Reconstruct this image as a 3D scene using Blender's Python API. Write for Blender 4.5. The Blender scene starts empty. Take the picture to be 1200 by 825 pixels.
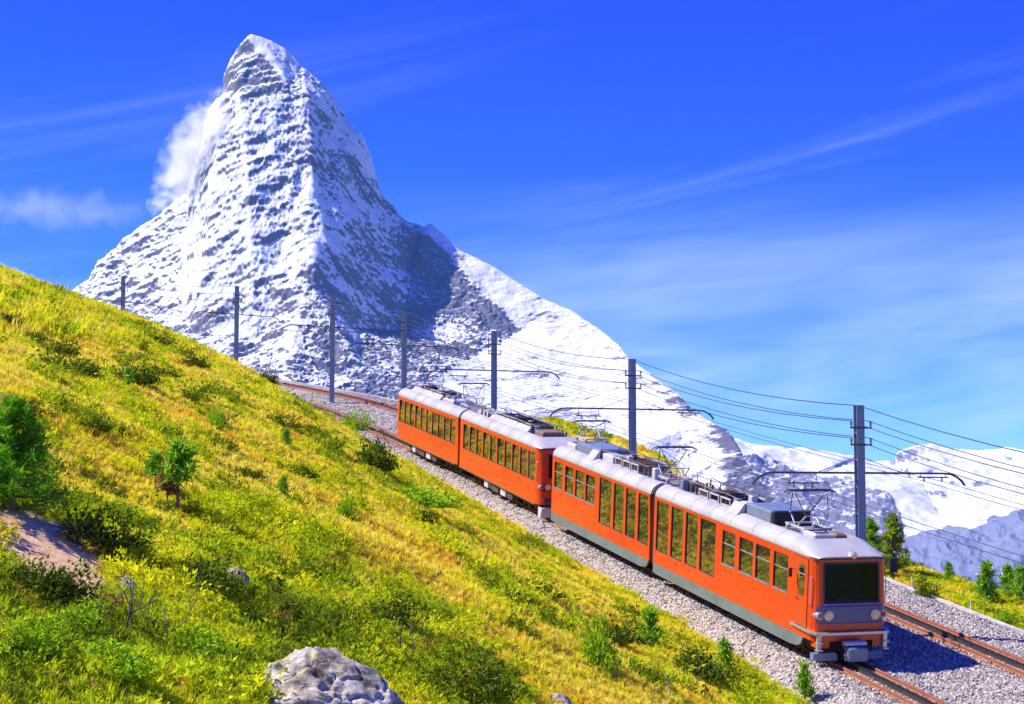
import bpy, bmesh, math, random
import numpy as np
from mathutils import Vector, Matrix
from mathutils.geometry import delaunay_2d_cdt

random.seed(7)
RNG = np.random.default_rng(11)
scene = bpy.context.scene
COL = scene.collection
R = math.radians

# ------------------------------------------------------------------ camera
FPX = 2100.0                                   # focal length in photograph pixels (1200 wide)
PITCH = math.atan(187.5 / FPX)
cp, sp = math.cos(PITCH), math.sin(PITCH)
cam_d = bpy.data.cameras.new('camera')
cam_d.sensor_width = 36.0
cam_d.lens = FPX / 1200.0 * 36.0
cam_d.clip_start = 0.1
cam_d.clip_end = 80000.0
cam = bpy.data.objects.new('camera', cam_d)
cam.location = (0, 0, 0)
cam.rotation_euler = (R(90) + PITCH, 0, 0)
COL.objects.link(cam)
scene.camera = cam

# ------------------------------------------------------------------ sun and sky
SUN_EL, SUN_AZ = R(49), math.atan2(-0.998, 0.05)      # azimuth from +Y towards +X
sun_dir = Vector((math.sin(SUN_AZ) * math.cos(SUN_EL), math.cos(SUN_AZ) * math.cos(SUN_EL), math.sin(SUN_EL)))
sun_d = bpy.data.lights.new('sun', 'SUN')
sun_d.energy = 5.0
sun_d.angle = R(0.5)
sun_d.color = (1.0, 0.92, 0.79)
sun = bpy.data.objects.new('sun', sun_d)
sun.rotation_euler = sun_dir.to_track_quat('Z', 'Y').to_euler()
sun.location = (-40, -20, 60)
COL.objects.link(sun)

world = bpy.data.worlds.new('World')
scene.world = world
world.use_nodes = True
wn, wl = world.node_tree.nodes, world.node_tree.links
wn.clear()
def N(nodes, typ, **kw):
    n = nodes.new(typ)
    for k, v in kw.items():
        if k == 'ins':
            for kk, vv in v.items():
                n.inputs[kk].default_value = vv
        else:
            setattr(n, k, v)
    return n
w_out = N(wn, 'ShaderNodeOutputWorld')
w_bg = N(wn, 'ShaderNodeBackground', ins={'Strength': 0.10})
w_sky = N(wn, 'ShaderNodeTexSky', sky_type='NISHITA', sun_disc=False, sun_elevation=SUN_EL,
          sun_rotation=SUN_AZ, altitude=2400.0, air_density=1.0, dust_density=0.25, ozone_density=3.0)
w_scale = N(wn, 'ShaderNodeVectorMath', operation='SCALE', ins={'Scale': 0.155})
wl.new(w_sky.outputs[0], w_scale.inputs[0])
w_s3 = N(wn, 'ShaderNodeSeparateXYZ')
wl.new(w_scale.outputs[0], w_s3.inputs[0])
w_mul = N(wn, 'ShaderNodeCombineXYZ')              # deeper, more saturated blue than the plain sky model
for ch, (g_, m_) in enumerate(((2.4, 1.9), (2.3, 4.0), (0.6, 8.2))):
    pw = N(wn, 'ShaderNodeMath', operation='POWER', ins={1: g_})
    ml = N(wn, 'ShaderNodeMath', operation='MULTIPLY', ins={1: m_})
    wl.new(w_s3.outputs[ch], pw.inputs[0]); wl.new(pw.outputs[0], ml.inputs[0]); wl.new(ml.outputs[0], w_mul.inputs[ch])
# thin high cirrus: long streaks plus a broad veil low in the sky
w_tc = N(wn, 'ShaderNodeTexCoord')
def cirrus(scale, rot, seed, detail, lo, hi, dist=1.2):
    mp = N(wn, 'ShaderNodeMapping', vector_type='TEXTURE')
    mp.inputs['Rotation'].default_value = rot
    mp.inputs['Scale'].default_value = scale
    mp.inputs['Location'].default_value = seed
    nz = N(wn, 'ShaderNodeTexNoise', ins={'Scale': 1.0, 'Detail': detail, 'Roughness': 0.62, 'Distortion': dist})
    mr = N(wn, 'ShaderNodeMapRange', interpolation_type='SMOOTHSTEP', ins={'From Min': lo, 'From Max': hi})
    wl.new(w_tc.outputs['Generated'], mp.inputs['Vector'])
    wl.new(mp.outputs[0], nz.inputs['Vector'])
    wl.new(nz.outputs['Fac'], mr.inputs['Value'])
    return mr.outputs[0]
def wmath(op, a, b):
    m = N(wn, 'ShaderNodeMath', operation=op, use_clamp=True)
    for i, x in enumerate((a, b)):
        if isinstance(x, (int, float)):
            m.inputs[i].default_value = x
        else:
            wl.new(x, m.inputs[i])
    return m.outputs[0]
w_sep = N(wn, 'ShaderNodeSeparateXYZ')
wl.new(w_tc.outputs['Generated'], w_sep.inputs[0])
def band(lo, peak, hi):
    a = N(wn, 'ShaderNodeMapRange', interpolation_type='SMOOTHSTEP', ins={'From Min': lo, 'From Max': peak})
    b = N(wn, 'ShaderNodeMapRange', interpolation_type='SMOOTHSTEP', ins={'From Min': peak, 'From Max': hi, 'To Min': 1.0, 'To Max': 0.0})
    wl.new(w_sep.outputs['Z'], a.inputs['Value'])
    wl.new(w_sep.outputs['Z'], b.inputs['Value'])
    return wmath('MULTIPLY', a.outputs[0], b.outputs[0])
c1 = wmath('MULTIPLY', wmath('MULTIPLY', cirrus((0.40, 0.40, 0.050), (0, R(-7), 0), (3.1, 1.7, 0.4), 4, 0.25, 0.85, 0.4), band(-0.02, 0.085, 0.19)), 0.85)
c2 = wmath('MULTIPLY', wmath('MULTIPLY', cirrus((0.60, 0.60, 0.034), (0, R(-12), 0), (8.45, 4.1, 2.150), 5, 0.52, 0.88, 0.5), band(0.10, 0.19, 0.32)), 0.22)
w_cl = wmath('ADD', c1, c2)
w_mix = N(wn, 'ShaderNodeMix', data_type='RGBA')
wl.new(w_cl, w_mix.inputs['Factor'])
wl.new(w_mul.outputs[0], w_mix.inputs['A'])
w_mix.inputs['B'].default_value = (5.4, 6.1, 7.2, 1)
wl.new(w_mix.outputs['Result'], w_bg.inputs['Color'])
wl.new(w_bg.outputs[0], w_out.inputs['Surface'])

vs = scene.view_settings
vs.view_transform = 'Standard'
vs.look = 'None'
vs.exposure = 0.85
vs.gamma = 1.0
vs.use_curve_mapping = False
scene.render.engine = 'CYCLES'
scene.cycles.use_denoising = True
scene.cycles.max_bounces = 6
scene.cycles.diffuse_bounces = 3
scene.cycles.glossy_bounces = 3
scene.cycles.transparent_max_bounces = 8
scene.cycles.volume_bounces = 2

# ------------------------------------------------------------------ helpers
def ray(px, py):
    u = (px - 600) / FPX
    v = (412.5 - py) / FPX
    return np.array([u, cp - v * sp, sp + v * cp])
def at(px, py, Y):
    d = ray(px, py)
    return d * (Y / d[1])

def mesh_np(name, verts, faces, smooth=False):
    verts = np.asarray(verts, np.float32)
    faces = np.asarray(faces, np.int32)
    me = bpy.data.meshes.new(name)
    n, k = faces.shape
    me.vertices.add(len(verts)); me.vertices.foreach_set('co', verts.ravel())
    me.loops.add(n * k); me.loops.foreach_set('vertex_index', faces.ravel())
    me.polygons.add(n)
    me.polygons.foreach_set('loop_start', np.arange(0, n * k, k, dtype=np.int32))
    me.polygons.foreach_set('loop_total', np.full(n, k, np.int32))
    if smooth:
        me.polygons.foreach_set('use_smooth', np.ones(n, bool))
    me.update(calc_edges=True)
    me.validate()
    return me
def grid_faces(nr, nc):
    i = np.arange(nr - 1)[:, None] * nc + np.arange(nc - 1)[None]
    i = i.ravel()
    return np.stack([i, i + 1, i + nc + 1, i + nc], 1)
def link(name, me, mat=None, parent=None):
    o = bpy.data.objects.new(name, me)
    COL.objects.link(o)
    if mat is not None and me is not None and len(me.materials) == 0:
        me.materials.append(mat)
    if parent is not None:
        o.parent = parent
    return o
def tag(o, label=None, cat=None, group=None, kind=None):
    if label: o['label'] = label
    if cat: o['category'] = cat
    if group: o['group'] = group
    if kind: o['kind'] = kind
    return o
def empty(name, loc=(0, 0, 0)):
    o = bpy.data.objects.new(name, None)
    o.empty_display_size = 0.3
    o.location = loc
    COL.objects.link(o)
    return o

# gradient noise in numpy
_P = np.random.default_rng(5).permutation(256)
_P = np.concatenate([_P, _P, _P])
_G = np.random.default_rng(6).normal(size=(256, 3)); _G /= np.linalg.norm(_G, axis=1)[:, None]
def perlin(p):
    p = np.asarray(p, float)
    i = np.floor(p).astype(int); f = p - i; i &= 255
    u = f * f * f * (f * (f * 6 - 15) + 10)
    r = np.zeros(p.shape[0])
    for dx in (0, 1):
        wx = u[:, 0] if dx else 1 - u[:, 0]
        for dy in (0, 1):
            wy = u[:, 1] if dy else 1 - u[:, 1]
            for dz in (0, 1):
                wz = u[:, 2] if dz else 1 - u[:, 2]
                h = _P[_P[_P[(i[:, 0] + dx) & 255] + ((i[:, 1] + dy) & 255)] + ((i[:, 2] + dz) & 255)]
                g = _G[h]
                r += wx * wy * wz * ((f[:, 0] - dx) * g[:, 0] + (f[:, 1] - dy) * g[:, 1] + (f[:, 2] - dz) * g[:, 2])
    return r * 1.6
def fbm(p, octv=4, gain=0.5, ridged=False):
    a, s, t = 1.0, 0.0, 0.0
    p = np.asarray(p, float)
    for k in range(octv):
        n = perlin(p * (2.03 ** k) + 17.3 * k)
        if ridged: n = 1 - 2 * np.abs(n)
        s = s + a * n; t += a; a *= gain
    return s / t
def sstep(a, b, x):
    t = np.clip((x - a) / (b - a), 0, 1)
    return t * t * (3 - 2 * t)

# ------------------------------------------------------------------ materials
def mat_new(name):
    m = bpy.data.materials.new(name)
    m.use_nodes = True
    nt = m.node_tree
    b = nt.nodes.get('Principled BSDF')
    return m, nt.nodes, nt.links, b
def simple_mat(name, col, rough=0.5, metal=0.0, var=0.12, scale=3.0, bump=0.0, spec=0.5, coat=0.0, dirt=None, dscale=1.2):
    """base colour with a little noise variation, optional dirt colour patches and fine bump"""
    m, n, l, b = mat_new(name)
    tc = N(n, 'ShaderNodeTexCoord')
    nz = N(n, 'ShaderNodeTexNoise', ins={'Scale': scale, 'Detail': 6, 'Roughness': 0.65})
    l.new(tc.outputs['Object'], nz.inputs['Vector'])
    mr = N(n, 'ShaderNodeMapRange', ins={'From Min': 0.3, 'From Max': 0.7, 'To Min': 1 - var, 'To Max': 1 + var})
    l.new(nz.outputs['Fac'], mr.inputs['Value'])
    sc = N(n, 'ShaderNodeVectorMath', operation='SCALE')
    sc.inputs[0].default_value = col[:3]
    l.new(mr.outputs[0], sc.inputs['Scale'])
    out = sc.outputs[0]
    if dirt is not None:
        n2 = N(n, 'ShaderNodeTexNoise', ins={'Scale': dscale, 'Detail': 8, 'Roughness': 0.7})
        l.new(tc.outputs['Object'], n2.inputs['Vector'])
        m2 = N(n, 'ShaderNodeMapRange', interpolation_type='SMOOTHSTEP', ins={'From Min': 0.52, 'From Max': 0.72, 'To Max': 0.75})
        l.new(n2.outputs['Fac'], m2.inputs['Value'])
        mx_ = N(n, 'ShaderNodeMix', data_type='RGBA')
        l.new(m2.outputs[0], mx_.inputs['Factor']); l.new(out, mx_.inputs['A'])
        mx_.inputs['B'].default_value = (*dirt, 1)
        out = mx_.outputs['Result']
    l.new(out, b.inputs['Base Color'])
    mr2 = N(n, 'ShaderNodeMapRange', ins={'From Min': 0.3, 'From Max': 0.7, 'To Min': max(0.02, rough - 0.08), 'To Max': min(1, rough + 0.08)})
    l.new(nz.outputs['Fac'], mr2.inputs['Value'])
    l.new(mr2.outputs[0], b.inputs['Roughness'])
    b.inputs['Metallic'].default_value = metal
    b.inputs['Specular IOR Level'].default_value = spec
    b.inputs['Coat Weight'].default_value = coat
    b.inputs['Coat Roughness'].default_value = 0.08
    if bump > 0:
        bp = N(n, 'ShaderNodeBump', ins={'Strength': 1.0, 'Distance': bump})
        l.new(nz.outputs['Fac'], bp.inputs['Height']); l.new(bp.outputs[0], b.inputs['Normal'])
    return m
# ------------------------------------------------------------------ railway alignment (midline between the two tracks)
S = np.arange(-140, 230.01, 0.5)
PHI = np.radians(16.8 + 0.40 * np.clip(S - 43, 0, 170))
MX = np.cumsum(-np.sin(PHI)) * 0.5
MY = np.cumsum(np.cos(PHI)) * 0.5
_i0 = int(np.argmin(abs(S)))
MX += 12.2 - MX[_i0]; MY += 63.2 - MY[_i0]
KY = .0524                              # the whole hillside climbs away from the viewer
def zt(s):
    return -7.68 + 0.104 * s + 0.9 * sstep(50, 80, s)
OL, OR = -2.2, 2.9                      # offsets of the two track centres
RZ = 0.22                               # the outer track lies a little higher
def trk(s, off=0.0, dz=0.0):
    x = np.interp(s, S, MX); y = np.interp(s, S, MY); p = np.interp(s, S, PHI)
    yy = y + off * np.sin(p)
    return np.stack([x + off * np.cos(p), yy, zt(s) + KY * yy + dz], -1)
def heading(s):
    return float(np.interp(s, S, PHI))
def nearest(X, Y):
    X = np.asarray(X, float); Y = np.asarray(Y, float); sh = X.shape
    X = X.ravel(); Y = Y.ravel(); bi = np.zeros(X.size, int)
    for a in range(0, X.size, 20000):
        bi[a:a+20000] = np.argmin((X[a:a+20000, None] - MX[::4]) ** 2 + (Y[a:a+20000, None] - MY[::4]) ** 2, 1)
    bi = bi * 4
    p = PHI[bi]; dx = X - MX[bi]; dy = Y - MY[bi]
    return (S[bi] - dx * np.sin(p) + dy * np.cos(p)).reshape(sh), (dx * np.cos(p) + dy * np.sin(p)).reshape(sh)
def smin(a, b, k):
    h = np.clip(.5 + .5 * (b - a) / k, 0, 1)
    return b * (1 - h) + a * h - k * h * (1 - h)
EDGE_L, EDGE_R = 4.6, 6.0               # grass begins this far left / right of the midline
def ground_z(X, Y, detail=True):
    X = np.asarray(X, float); Y = np.asarray(Y, float)
    s, d = nearest(X, Y)
    z0 = -7.8 + .114 * s
    r = np.clip(-d - EDGE_L, 0, None)
    kk = .5483 + .1197 * np.tanh((s + 10) / 35)
    z = z0 - .35 + kk * (np.sqrt(r * r + 4) - 2)
    C = 3.80 - .3646 * (X + 17) + .00227 * (Y - 80) - .000261 * (Y - 80) ** 2
    hill = smin(z, C, 1.54)
    bed = zt(s) - .35
    rr = np.clip(d - EDGE_R, 0, None)
    mound = 2.1 * sstep(30, 43, s) * (1 - sstep(56, 68, s)) * sstep(.6, 2.6, rr) * (1 - sstep(3.0, 7, rr))
    bank = zt(s) - .12 - .14 * rr - .8 * np.clip(rr - (11 - 8.6 * sstep(4, 24, s)), 0, None) + mound
    bank = np.where(rr > 0, bank, bed)
    out = np.where(d < 0, np.where(r > 0, hill, bed), bank)
    if detail:
        sh = X.shape
        w = np.clip(np.maximum(r / 3, rr / 4), 0, 1).ravel()
        P = np.stack([X.ravel(), Y.ravel(), np.zeros(X.size)], 1)
        n = .34 * perlin(P / 5.5) + .17 * perlin(P / 2.1 + 31) + .08 * perlin(P / .9 + 7)
        out = out + (n * w).reshape(sh)
    out = out + KY * Y
    # far away everything sinks into the valley
    far = np.hypot(X - 0, Y - 60)
    t = sstep(140, 900, far)
    out = np.maximum(out, -700) * (1 - t) + (-700) * t
    return out
def gz(x, y):
    return float(ground_z(np.array([x]), np.array([y]))[0])
def hit(px, py, y0=6, y1=240):
    """where the sight line through a photograph pixel meets the ground"""
    d = ray(px, py); Y = np.arange(y0, y1, .1); P = d[None] * (Y / d[1])[:, None]
    z = ground_z(P[:, 0], P[:, 1]); i = int(np.argmax(z > P[:, 2]))
    return Vector((P[i, 0], P[i, 1], z[i]))

# vegetation map: 0 = dry yellow grass, 1 = green shrub cover
def veg(X, Y):
    s, d = nearest(X, Y)
    # stretched along the contour lines of the hillside
    P = np.stack([s / 3.2, d / 1.15, np.zeros_like(s)], -1).reshape(-1, 3)
    a = fbm(P / 2.4, 4, .55)
    b = fbm(P / .7 + 41, 3, .55)
    c = fbm(P / .28 + 13, 2)
    g = (.5 + .62 * a + .50 * b + .22 * c).reshape(s.shape)
    near = 1 - sstep(17, 34, Y)
    ridge = sstep(-13, -18, X) * sstep(28, 45, Y)
    low = sstep(-12, -6.5, d) * .05
    return np.clip(g - .04 + .28 * near * sstep(2, -3, X) + .16 * near + .10 * ridge + low + .05 * (d > 0), 0, 1)
def gold(X, Y):
    P = np.stack([X / 4, Y / 5, np.zeros_like(X) + 3.3], -1).reshape(-1, 3)
    return np.clip(.5 + 1.0 * fbm(P, 3), 0, 1).reshape(np.shape(X))

EARTH = hit(55, 652)
def earth_ell(X, Y):
    sh = np.shape(X); X = np.ravel(X); Y = np.ravel(Y)
    u = (X - EARTH.x) * .80 + (Y - EARTH.y) * .60; v = -(X - EARTH.x) * .60 + (Y - EARTH.y) * .80
    u = (X - EARTH.x); v = (Y - EARTH.y) + .9 * u
    return ((u / 1.0) ** 2 + (v / 1.7) ** 2 + .5 * perlin(np.stack([X, Y, X * 0], 1) / .6)).reshape(sh)
def axis(lo, hi, step, far, growth=1.22):
    c = list(np.arange(lo, hi + 1e-6, step))
    a, h = hi, step
    while a < far:
        h *= growth; a += h; c.append(a)
    a, h, left = lo, step, []
    while a > -far:
        h *= growth; a -= h; left.append(a)
    return np.array(left[::-1] + c)
gx = axis(-40, 42, .40, 18000); gy = axis(4, 170, .42, 18000)
GX, GY = np.meshgrid(gx, gy)
GZ = ground_z(GX, GY)
me = mesh_np('ground', np.stack([GX, GY, GZ], -1).reshape(-1, 3), grid_faces(len(gy), len(gx)), True)
vg = veg(GX, GY); gd = gold(GX, GY); ea = 1 - sstep(.55, 1.0, earth_ell(GX, GY))
ca = me.color_attributes.new('cover', 'FLOAT_COLOR', 'POINT')
ca.data.foreach_set('color', np.stack([vg, gd, ea, np.ones_like(vg)], -1).astype(np.float32).ravel())

m_ground, n, l, b = mat_new('meadow_soil')
at_ = N(n, 'ShaderNodeAttribute', attribute_name='cover')
sp_ = N(n, 'ShaderNodeSeparateColor'); l.new(at_.outputs['Color'], sp_.inputs[0])
geo = N(n, 'ShaderNodeNewGeometry')
nz = N(n, 'ShaderNodeTexNoise', ins={'Scale': 5.0, 'Detail': 8, 'Roughness': .75}); l.new(geo.outputs['Position'], nz.inputs['Vector'])
mpg = N(n, 'ShaderNodeMapping'); mpg.inputs['Scale'].default_value = (1, 1, .3)
r1 = N(n, 'ShaderNodeValToRGB')
r1.color_ramp.elements[0].position = .25; r1.color_ramp.elements[0].color = (.30, .19, .02, 1)
r1.color_ramp.elements[1].position = .7; r1.color_ramp.elements[1].color = (.74, .55, .04, 1)
l.new(nz.outputs['Fac'], r1.inputs['Fac'])
r2 = N(n, 'ShaderNodeValToRGB')
r2.color_ramp.elements[0].position = .3; r2.color_ramp.elements[0].color = (.08, .09, .012, 1)
r2.color_ramp.elements[1].position = .7; r2.color_ramp.elements[1].color = (.32, .38, .016, 1)
l.new(nz.outputs['Fac'], r2.inputs['Fac'])
ms = N(n, 'ShaderNodeMapRange', interpolation_type='SMOOTHSTEP', ins={'From Min': .42, 'From Max': .68})
l.new(sp_.outputs[0], ms.inputs['Value'])
mxg = N(n, 'ShaderNodeMix', data_type='RGBA'); l.new(ms.outputs[0], mxg.inputs['Factor'])
l.new(r1.outputs[0], mxg.inputs['A']); l.new(r2.outputs[0], mxg.inputs['B'])
mxe = N(n, 'ShaderNodeMix', data_type='RGBA'); l.new(sp_.outputs[2], mxe.inputs['Factor']); l.new(mxg.outputs['Result'], mxe.inputs['A'])
r3 = N(n, 'ShaderNodeValToRGB'); r3.color_ramp.elements[0].position = .3; r3.color_ramp.elements[0].color = (.60, .33, .16, 1); r3.color_ramp.elements[1].position = .7; r3.color_ramp.elements[1].color = (.92, .64, .38, 1)
l.new(nz.outputs['Fac'], r3.inputs['Fac']); l.new(r3.outputs[0], mxe.inputs['B'])
l.new(mxe.outputs['Result'], b.inputs['Base Color'])
b.inputs['Roughness'].default_value = .95; b.inputs['Specular IOR Level'].default_value = .1
bp = N(n, 'ShaderNodeBump', ins={'Strength': .9, 'Distance': .08}); l.new(nz.outputs['Fac'], bp.inputs['Height']); l.new(bp.outputs[0], b.inputs['Normal'])
tag(link('ground', me, m_ground), kind='structure')

# ------------------------------------------------------------------ mountains
def tin_mountain(name, pts, edges, px0, px1, npx, Y0, Y1, nY, mat, rough_fn, ampl=1.0, snowbias=0.0, seed=0.0, back=700, cut=0):
    """pts: (px, py, Y) or ('z', px, z, Y): a triangulated massif, then resampled, roughened and weathered"""
    V, Z = [], []
    for p in pts:
        if p[0] == 'z':
            V.append((p[1], p[3] / 10.0)); Z.append(p[2])
        else:
            V.append((p[0], p[2] / 10.0)); Z.append(at(*p)[2])
    ov, oe, of, iv, ie, if_ = delaunay_2d_cdt([Vector(v) for v in V], edges, [], 0, 1e-4, True)
    zz = [np.mean([Z[k] for k in iv[i]]) if iv[i] else 0.0 for i in range(len(ov))]
    cx = np.linspace(px0, px1, npx); cy = np.linspace(Y0, Y1, nY)
    G = np.full((nY, npx), np.nan)
    for f in of:
        a, b_, c = (np.array([ov[i][0], ov[i][1] * 10]) for i in f)
        za, zb, zc = (zz[i] for i in f)
        i0, i1 = np.searchsorted(cx, min(a[0], b_[0], c[0]) - 1e-6), np.searchsorted(cx, max(a[0], b_[0], c[0]) + 1e-6)
        j0, j1 = np.searchsorted(cy, min(a[1], b_[1], c[1]) - 1e-6), np.searchsorted(cy, max(a[1], b_[1], c[1]) + 1e-6)
        if i1 <= i0 or j1 <= j0: continue
        XX, YY = np.meshgrid(cx[i0:i1], cy[j0:j1])
        den = (b_[1]-c[1])*(a[0]-c[0]) + (c[0]-b_[0])*(a[1]-c[1])
        if abs(den) < 1e-9: continue
        u = ((b_[1]-c[1])*(XX-c[0]) + (c[0]-b_[0])*(YY-c[1])) / den
        v = ((c[1]-a[1])*(XX-c[0]) + (a[0]-c[0])*(YY-c[1])) / den
        w = 1 - u - v
        ins = (u > -1e-6) & (v > -1e-6) & (w > -1e-6)
        sub = G[j0:j1, i0:i1]
        sub[ins] = (u*za + v*zb + w*zc)[ins]
    G = np.where(np.isnan(G), -700, G)
    PXX, YY = np.meshgrid(cx, cy)
    P = np.stack([(PXX - 600) / FPX * YY / cp * 1.0, YY, G], -1)
    P[..., 0] = (PXX - 600) / FPX * (YY * cp + G * sp)
    def normals(P):
        du = np.gradient(P, axis=1); dv = np.gradient(P, axis=0)
        nn = np.cross(du, dv); nn /= np.linalg.norm(nn, axis=-1, keepdims=True) + 1e-9
        return nn
    nn = normals(P)
    k = 4                                                   # soften the facet normals before displacing along them
    ns = nn.copy()
    for _ in range(k):
        ns[1:-1, 1:-1] = (ns[1:-1, 1:-1]*2 + ns[:-2, 1:-1] + ns[2:, 1:-1] + ns[1:-1, :-2] + ns[1:-1, 2:]) / 6
    flat = P.reshape(-1, 3)
    disp, extra = rough_fn(flat, nn.reshape(-1, 3), PXX.ravel(), seed)
    P2 = P + ns * (disp * ampl).reshape(G.shape)[..., None]
    n2 = normals(P2)
    fl2 = P2.reshape(-1, 3)
    mask = extra + snowbias + 1.5 * (n2[..., 2] - ns[..., 2]).ravel()
    me = mesh_np(name, fl2, grid_faces(nY, npx), True)
    a = me.color_attributes.new('snow', 'FLOAT_COLOR', 'POINT')
    a.data.foreach_set('color', np.stack([mask, mask, mask, np.ones_like(mask)], -1).astype(np.float32).ravel())
    return tag(link(name, me, mat), kind='structure')

def mountain_mat(name, rock_a, rock_b, snow, lo, hi, fscale=.02):
    m, n, l, b = mat_new(name)
    a = N(n, 'ShaderNodeAttribute', attribute_name='snow')
    g = N(n, 'ShaderNodeNewGeometry')
    nz = N(n, 'ShaderNodeTexNoise', ins={'Scale': fscale, 'Detail': 7, 'Roughness': .7}); l.new(g.outputs['Position'], nz.inputs['Vector'])
    ad = N(n, 'ShaderNodeMath', operation='MULTIPLY_ADD', ins={1: .34, 2: -.17}); l.new(nz.outputs['Fac'], ad.inputs[0])
    s_ = N(n, 'ShaderNodeMath', operation='ADD'); l.new(a.outputs['Fac'], s_.inputs[0]); l.new(ad.outputs[0], s_.inputs[1])
    mr = N(n, 'ShaderNodeMapRange', interpolation_type='SMOOTHSTEP', ins={'From Min': lo, 'From Max': hi}); l.new(s_.outputs[0], mr.inputs['Value'])
    n2 = N(n, 'ShaderNodeTexNoise', ins={'Scale': .006, 'Detail': 8, 'Roughness': .65}); l.new(g.outputs['Position'], n2.inputs['Vector'])
    rk = N(n, 'ShaderNodeMix', data_type='RGBA'); l.new(n2.outputs['Fac'], rk.inputs['Factor'])
    rk.inputs['A'].default_value = (*rock_a, 1); rk.inputs['B'].default_value = (*rock_b, 1)
    mx_ = N(n, 'ShaderNodeMix', data_type='RGBA'); l.new(mr.outputs[0], mx_.inputs['Factor'])
    l.new(rk.outputs['Result'], mx_.inputs['A']); mx_.inputs['B'].default_value = (*snow, 1)
    l.new(mx_.outputs['Result'], b.inputs['Base Color'])
    b.inputs['Roughness'].default_value = .8; b.inputs['Specular IOR Level'].default_value = .15
    bp = N(n, 'ShaderNodeBump', ins={'Strength': .35, 'Distance': 6.0}); l.new(nz.outputs['Fac'], bp.inputs['Height']); l.new(bp.outputs[0], b.inputs['Normal'])
    return m
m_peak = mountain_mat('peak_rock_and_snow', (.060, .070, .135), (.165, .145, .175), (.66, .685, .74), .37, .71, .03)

sky_l = [(60,358,9280),(107,330,9300),(120,307,9350),(137,293,9400),(167,270,9450),(197,247,9500),(225,220,9520),(229,197,9530),(238,180,9540),(243,158,9550),(250,125,9560),(264,107,9560),(266,90,9560),(273,67,9570),(282,52,9580),(293,40,9600)]
sky_r = [(293,40,9600),(304,43,9620),(318,49,9630),(333,57,9640),(353,80,9640),(367,93,9640),(383,107,9645),(403,137,9660),(422,167,9620),(432,193,9580),(435,210,9570),(443,227,9590),(463,250,9600),(477,260,9600),(497,268,9590),(504,262,9560),(520,277,9500),(543,297,9450),(577,313,9380),(610,333,9300),(643,353,9220),(673,367,9140),(707,390,8900),(727,407,8700),(737,421,8600),(767,443,8350),(793,460,8120),(813,483,7920),(853,507,7560),(866,527,7400),(876,548,7300),(905,585,7100),(960,640,6950)]
hornli = [(293,40,9600),(313,57,9560),(330,87,9450),(337,103,9400),(360,120,9330),(350,143,9230),(352,170,9130),(358,203,9010),(367,233,8890),(375,250,8820),(378,267,8750),(368,287,8650),(363,313,8550),(367,337,8450),(357,360,8350),(345,400,8150),(335,440,7900),(320,500,7500)]
rib = [(504,262,9560),(520,287,9460),(545,312,9330),(560,337,9210),(585,365,9060),(612,388,8930)]
P_, E_ = [], []
def chain(seq):
    ids = []
    for q in seq:
        if q in P_: ids.append(P_.index(q))
        else: P_.append(q); ids.append(len(P_) - 1)
    E_.extend(zip(ids[:-1], ids[1:]))
for q in (sky_l, sky_r, hornli, rib): chain(q)
P_ += [(440,330,8966),(420,390,8525),(470,385,8900),(520,405,8800),(560,418,8700),(405,330,8676),(480,330,9250),(395,290,8781),(450,260,9417),(420,200,9461),(400,160,9491),(510,335,9220),(530,370,9000)]
P_ += [(600,432,8500),(686,457,8350),(800,505,7620),(640,400,8800),(716,424,8600),(738,528,7400),(850,565,7150),(600,480,7900),(500,445,8150),(420,435,8050),(500,520,7300),(420,490,7500),(760,480,7980)]
P_ += [(215,360,8800),(230,392,8500),(300,405,8300),(150,375,8900),(105,385,8900)]
for q in sky_l[::2] + sky_r[::2]:
    z = at(*q)[2]
    P_.append(('z', q[0], z * .35 - 250, q[2] + 750))
for px in range(40, 1000, 60):
    P_.append(('z', px, -500.0, 6500)); P_.append(('z', px, -650.0, 11200))
def elev(p):
    return 600 - p[:, 2] / p[:, 1] * 2100          # height as an angle, smaller = higher
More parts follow.
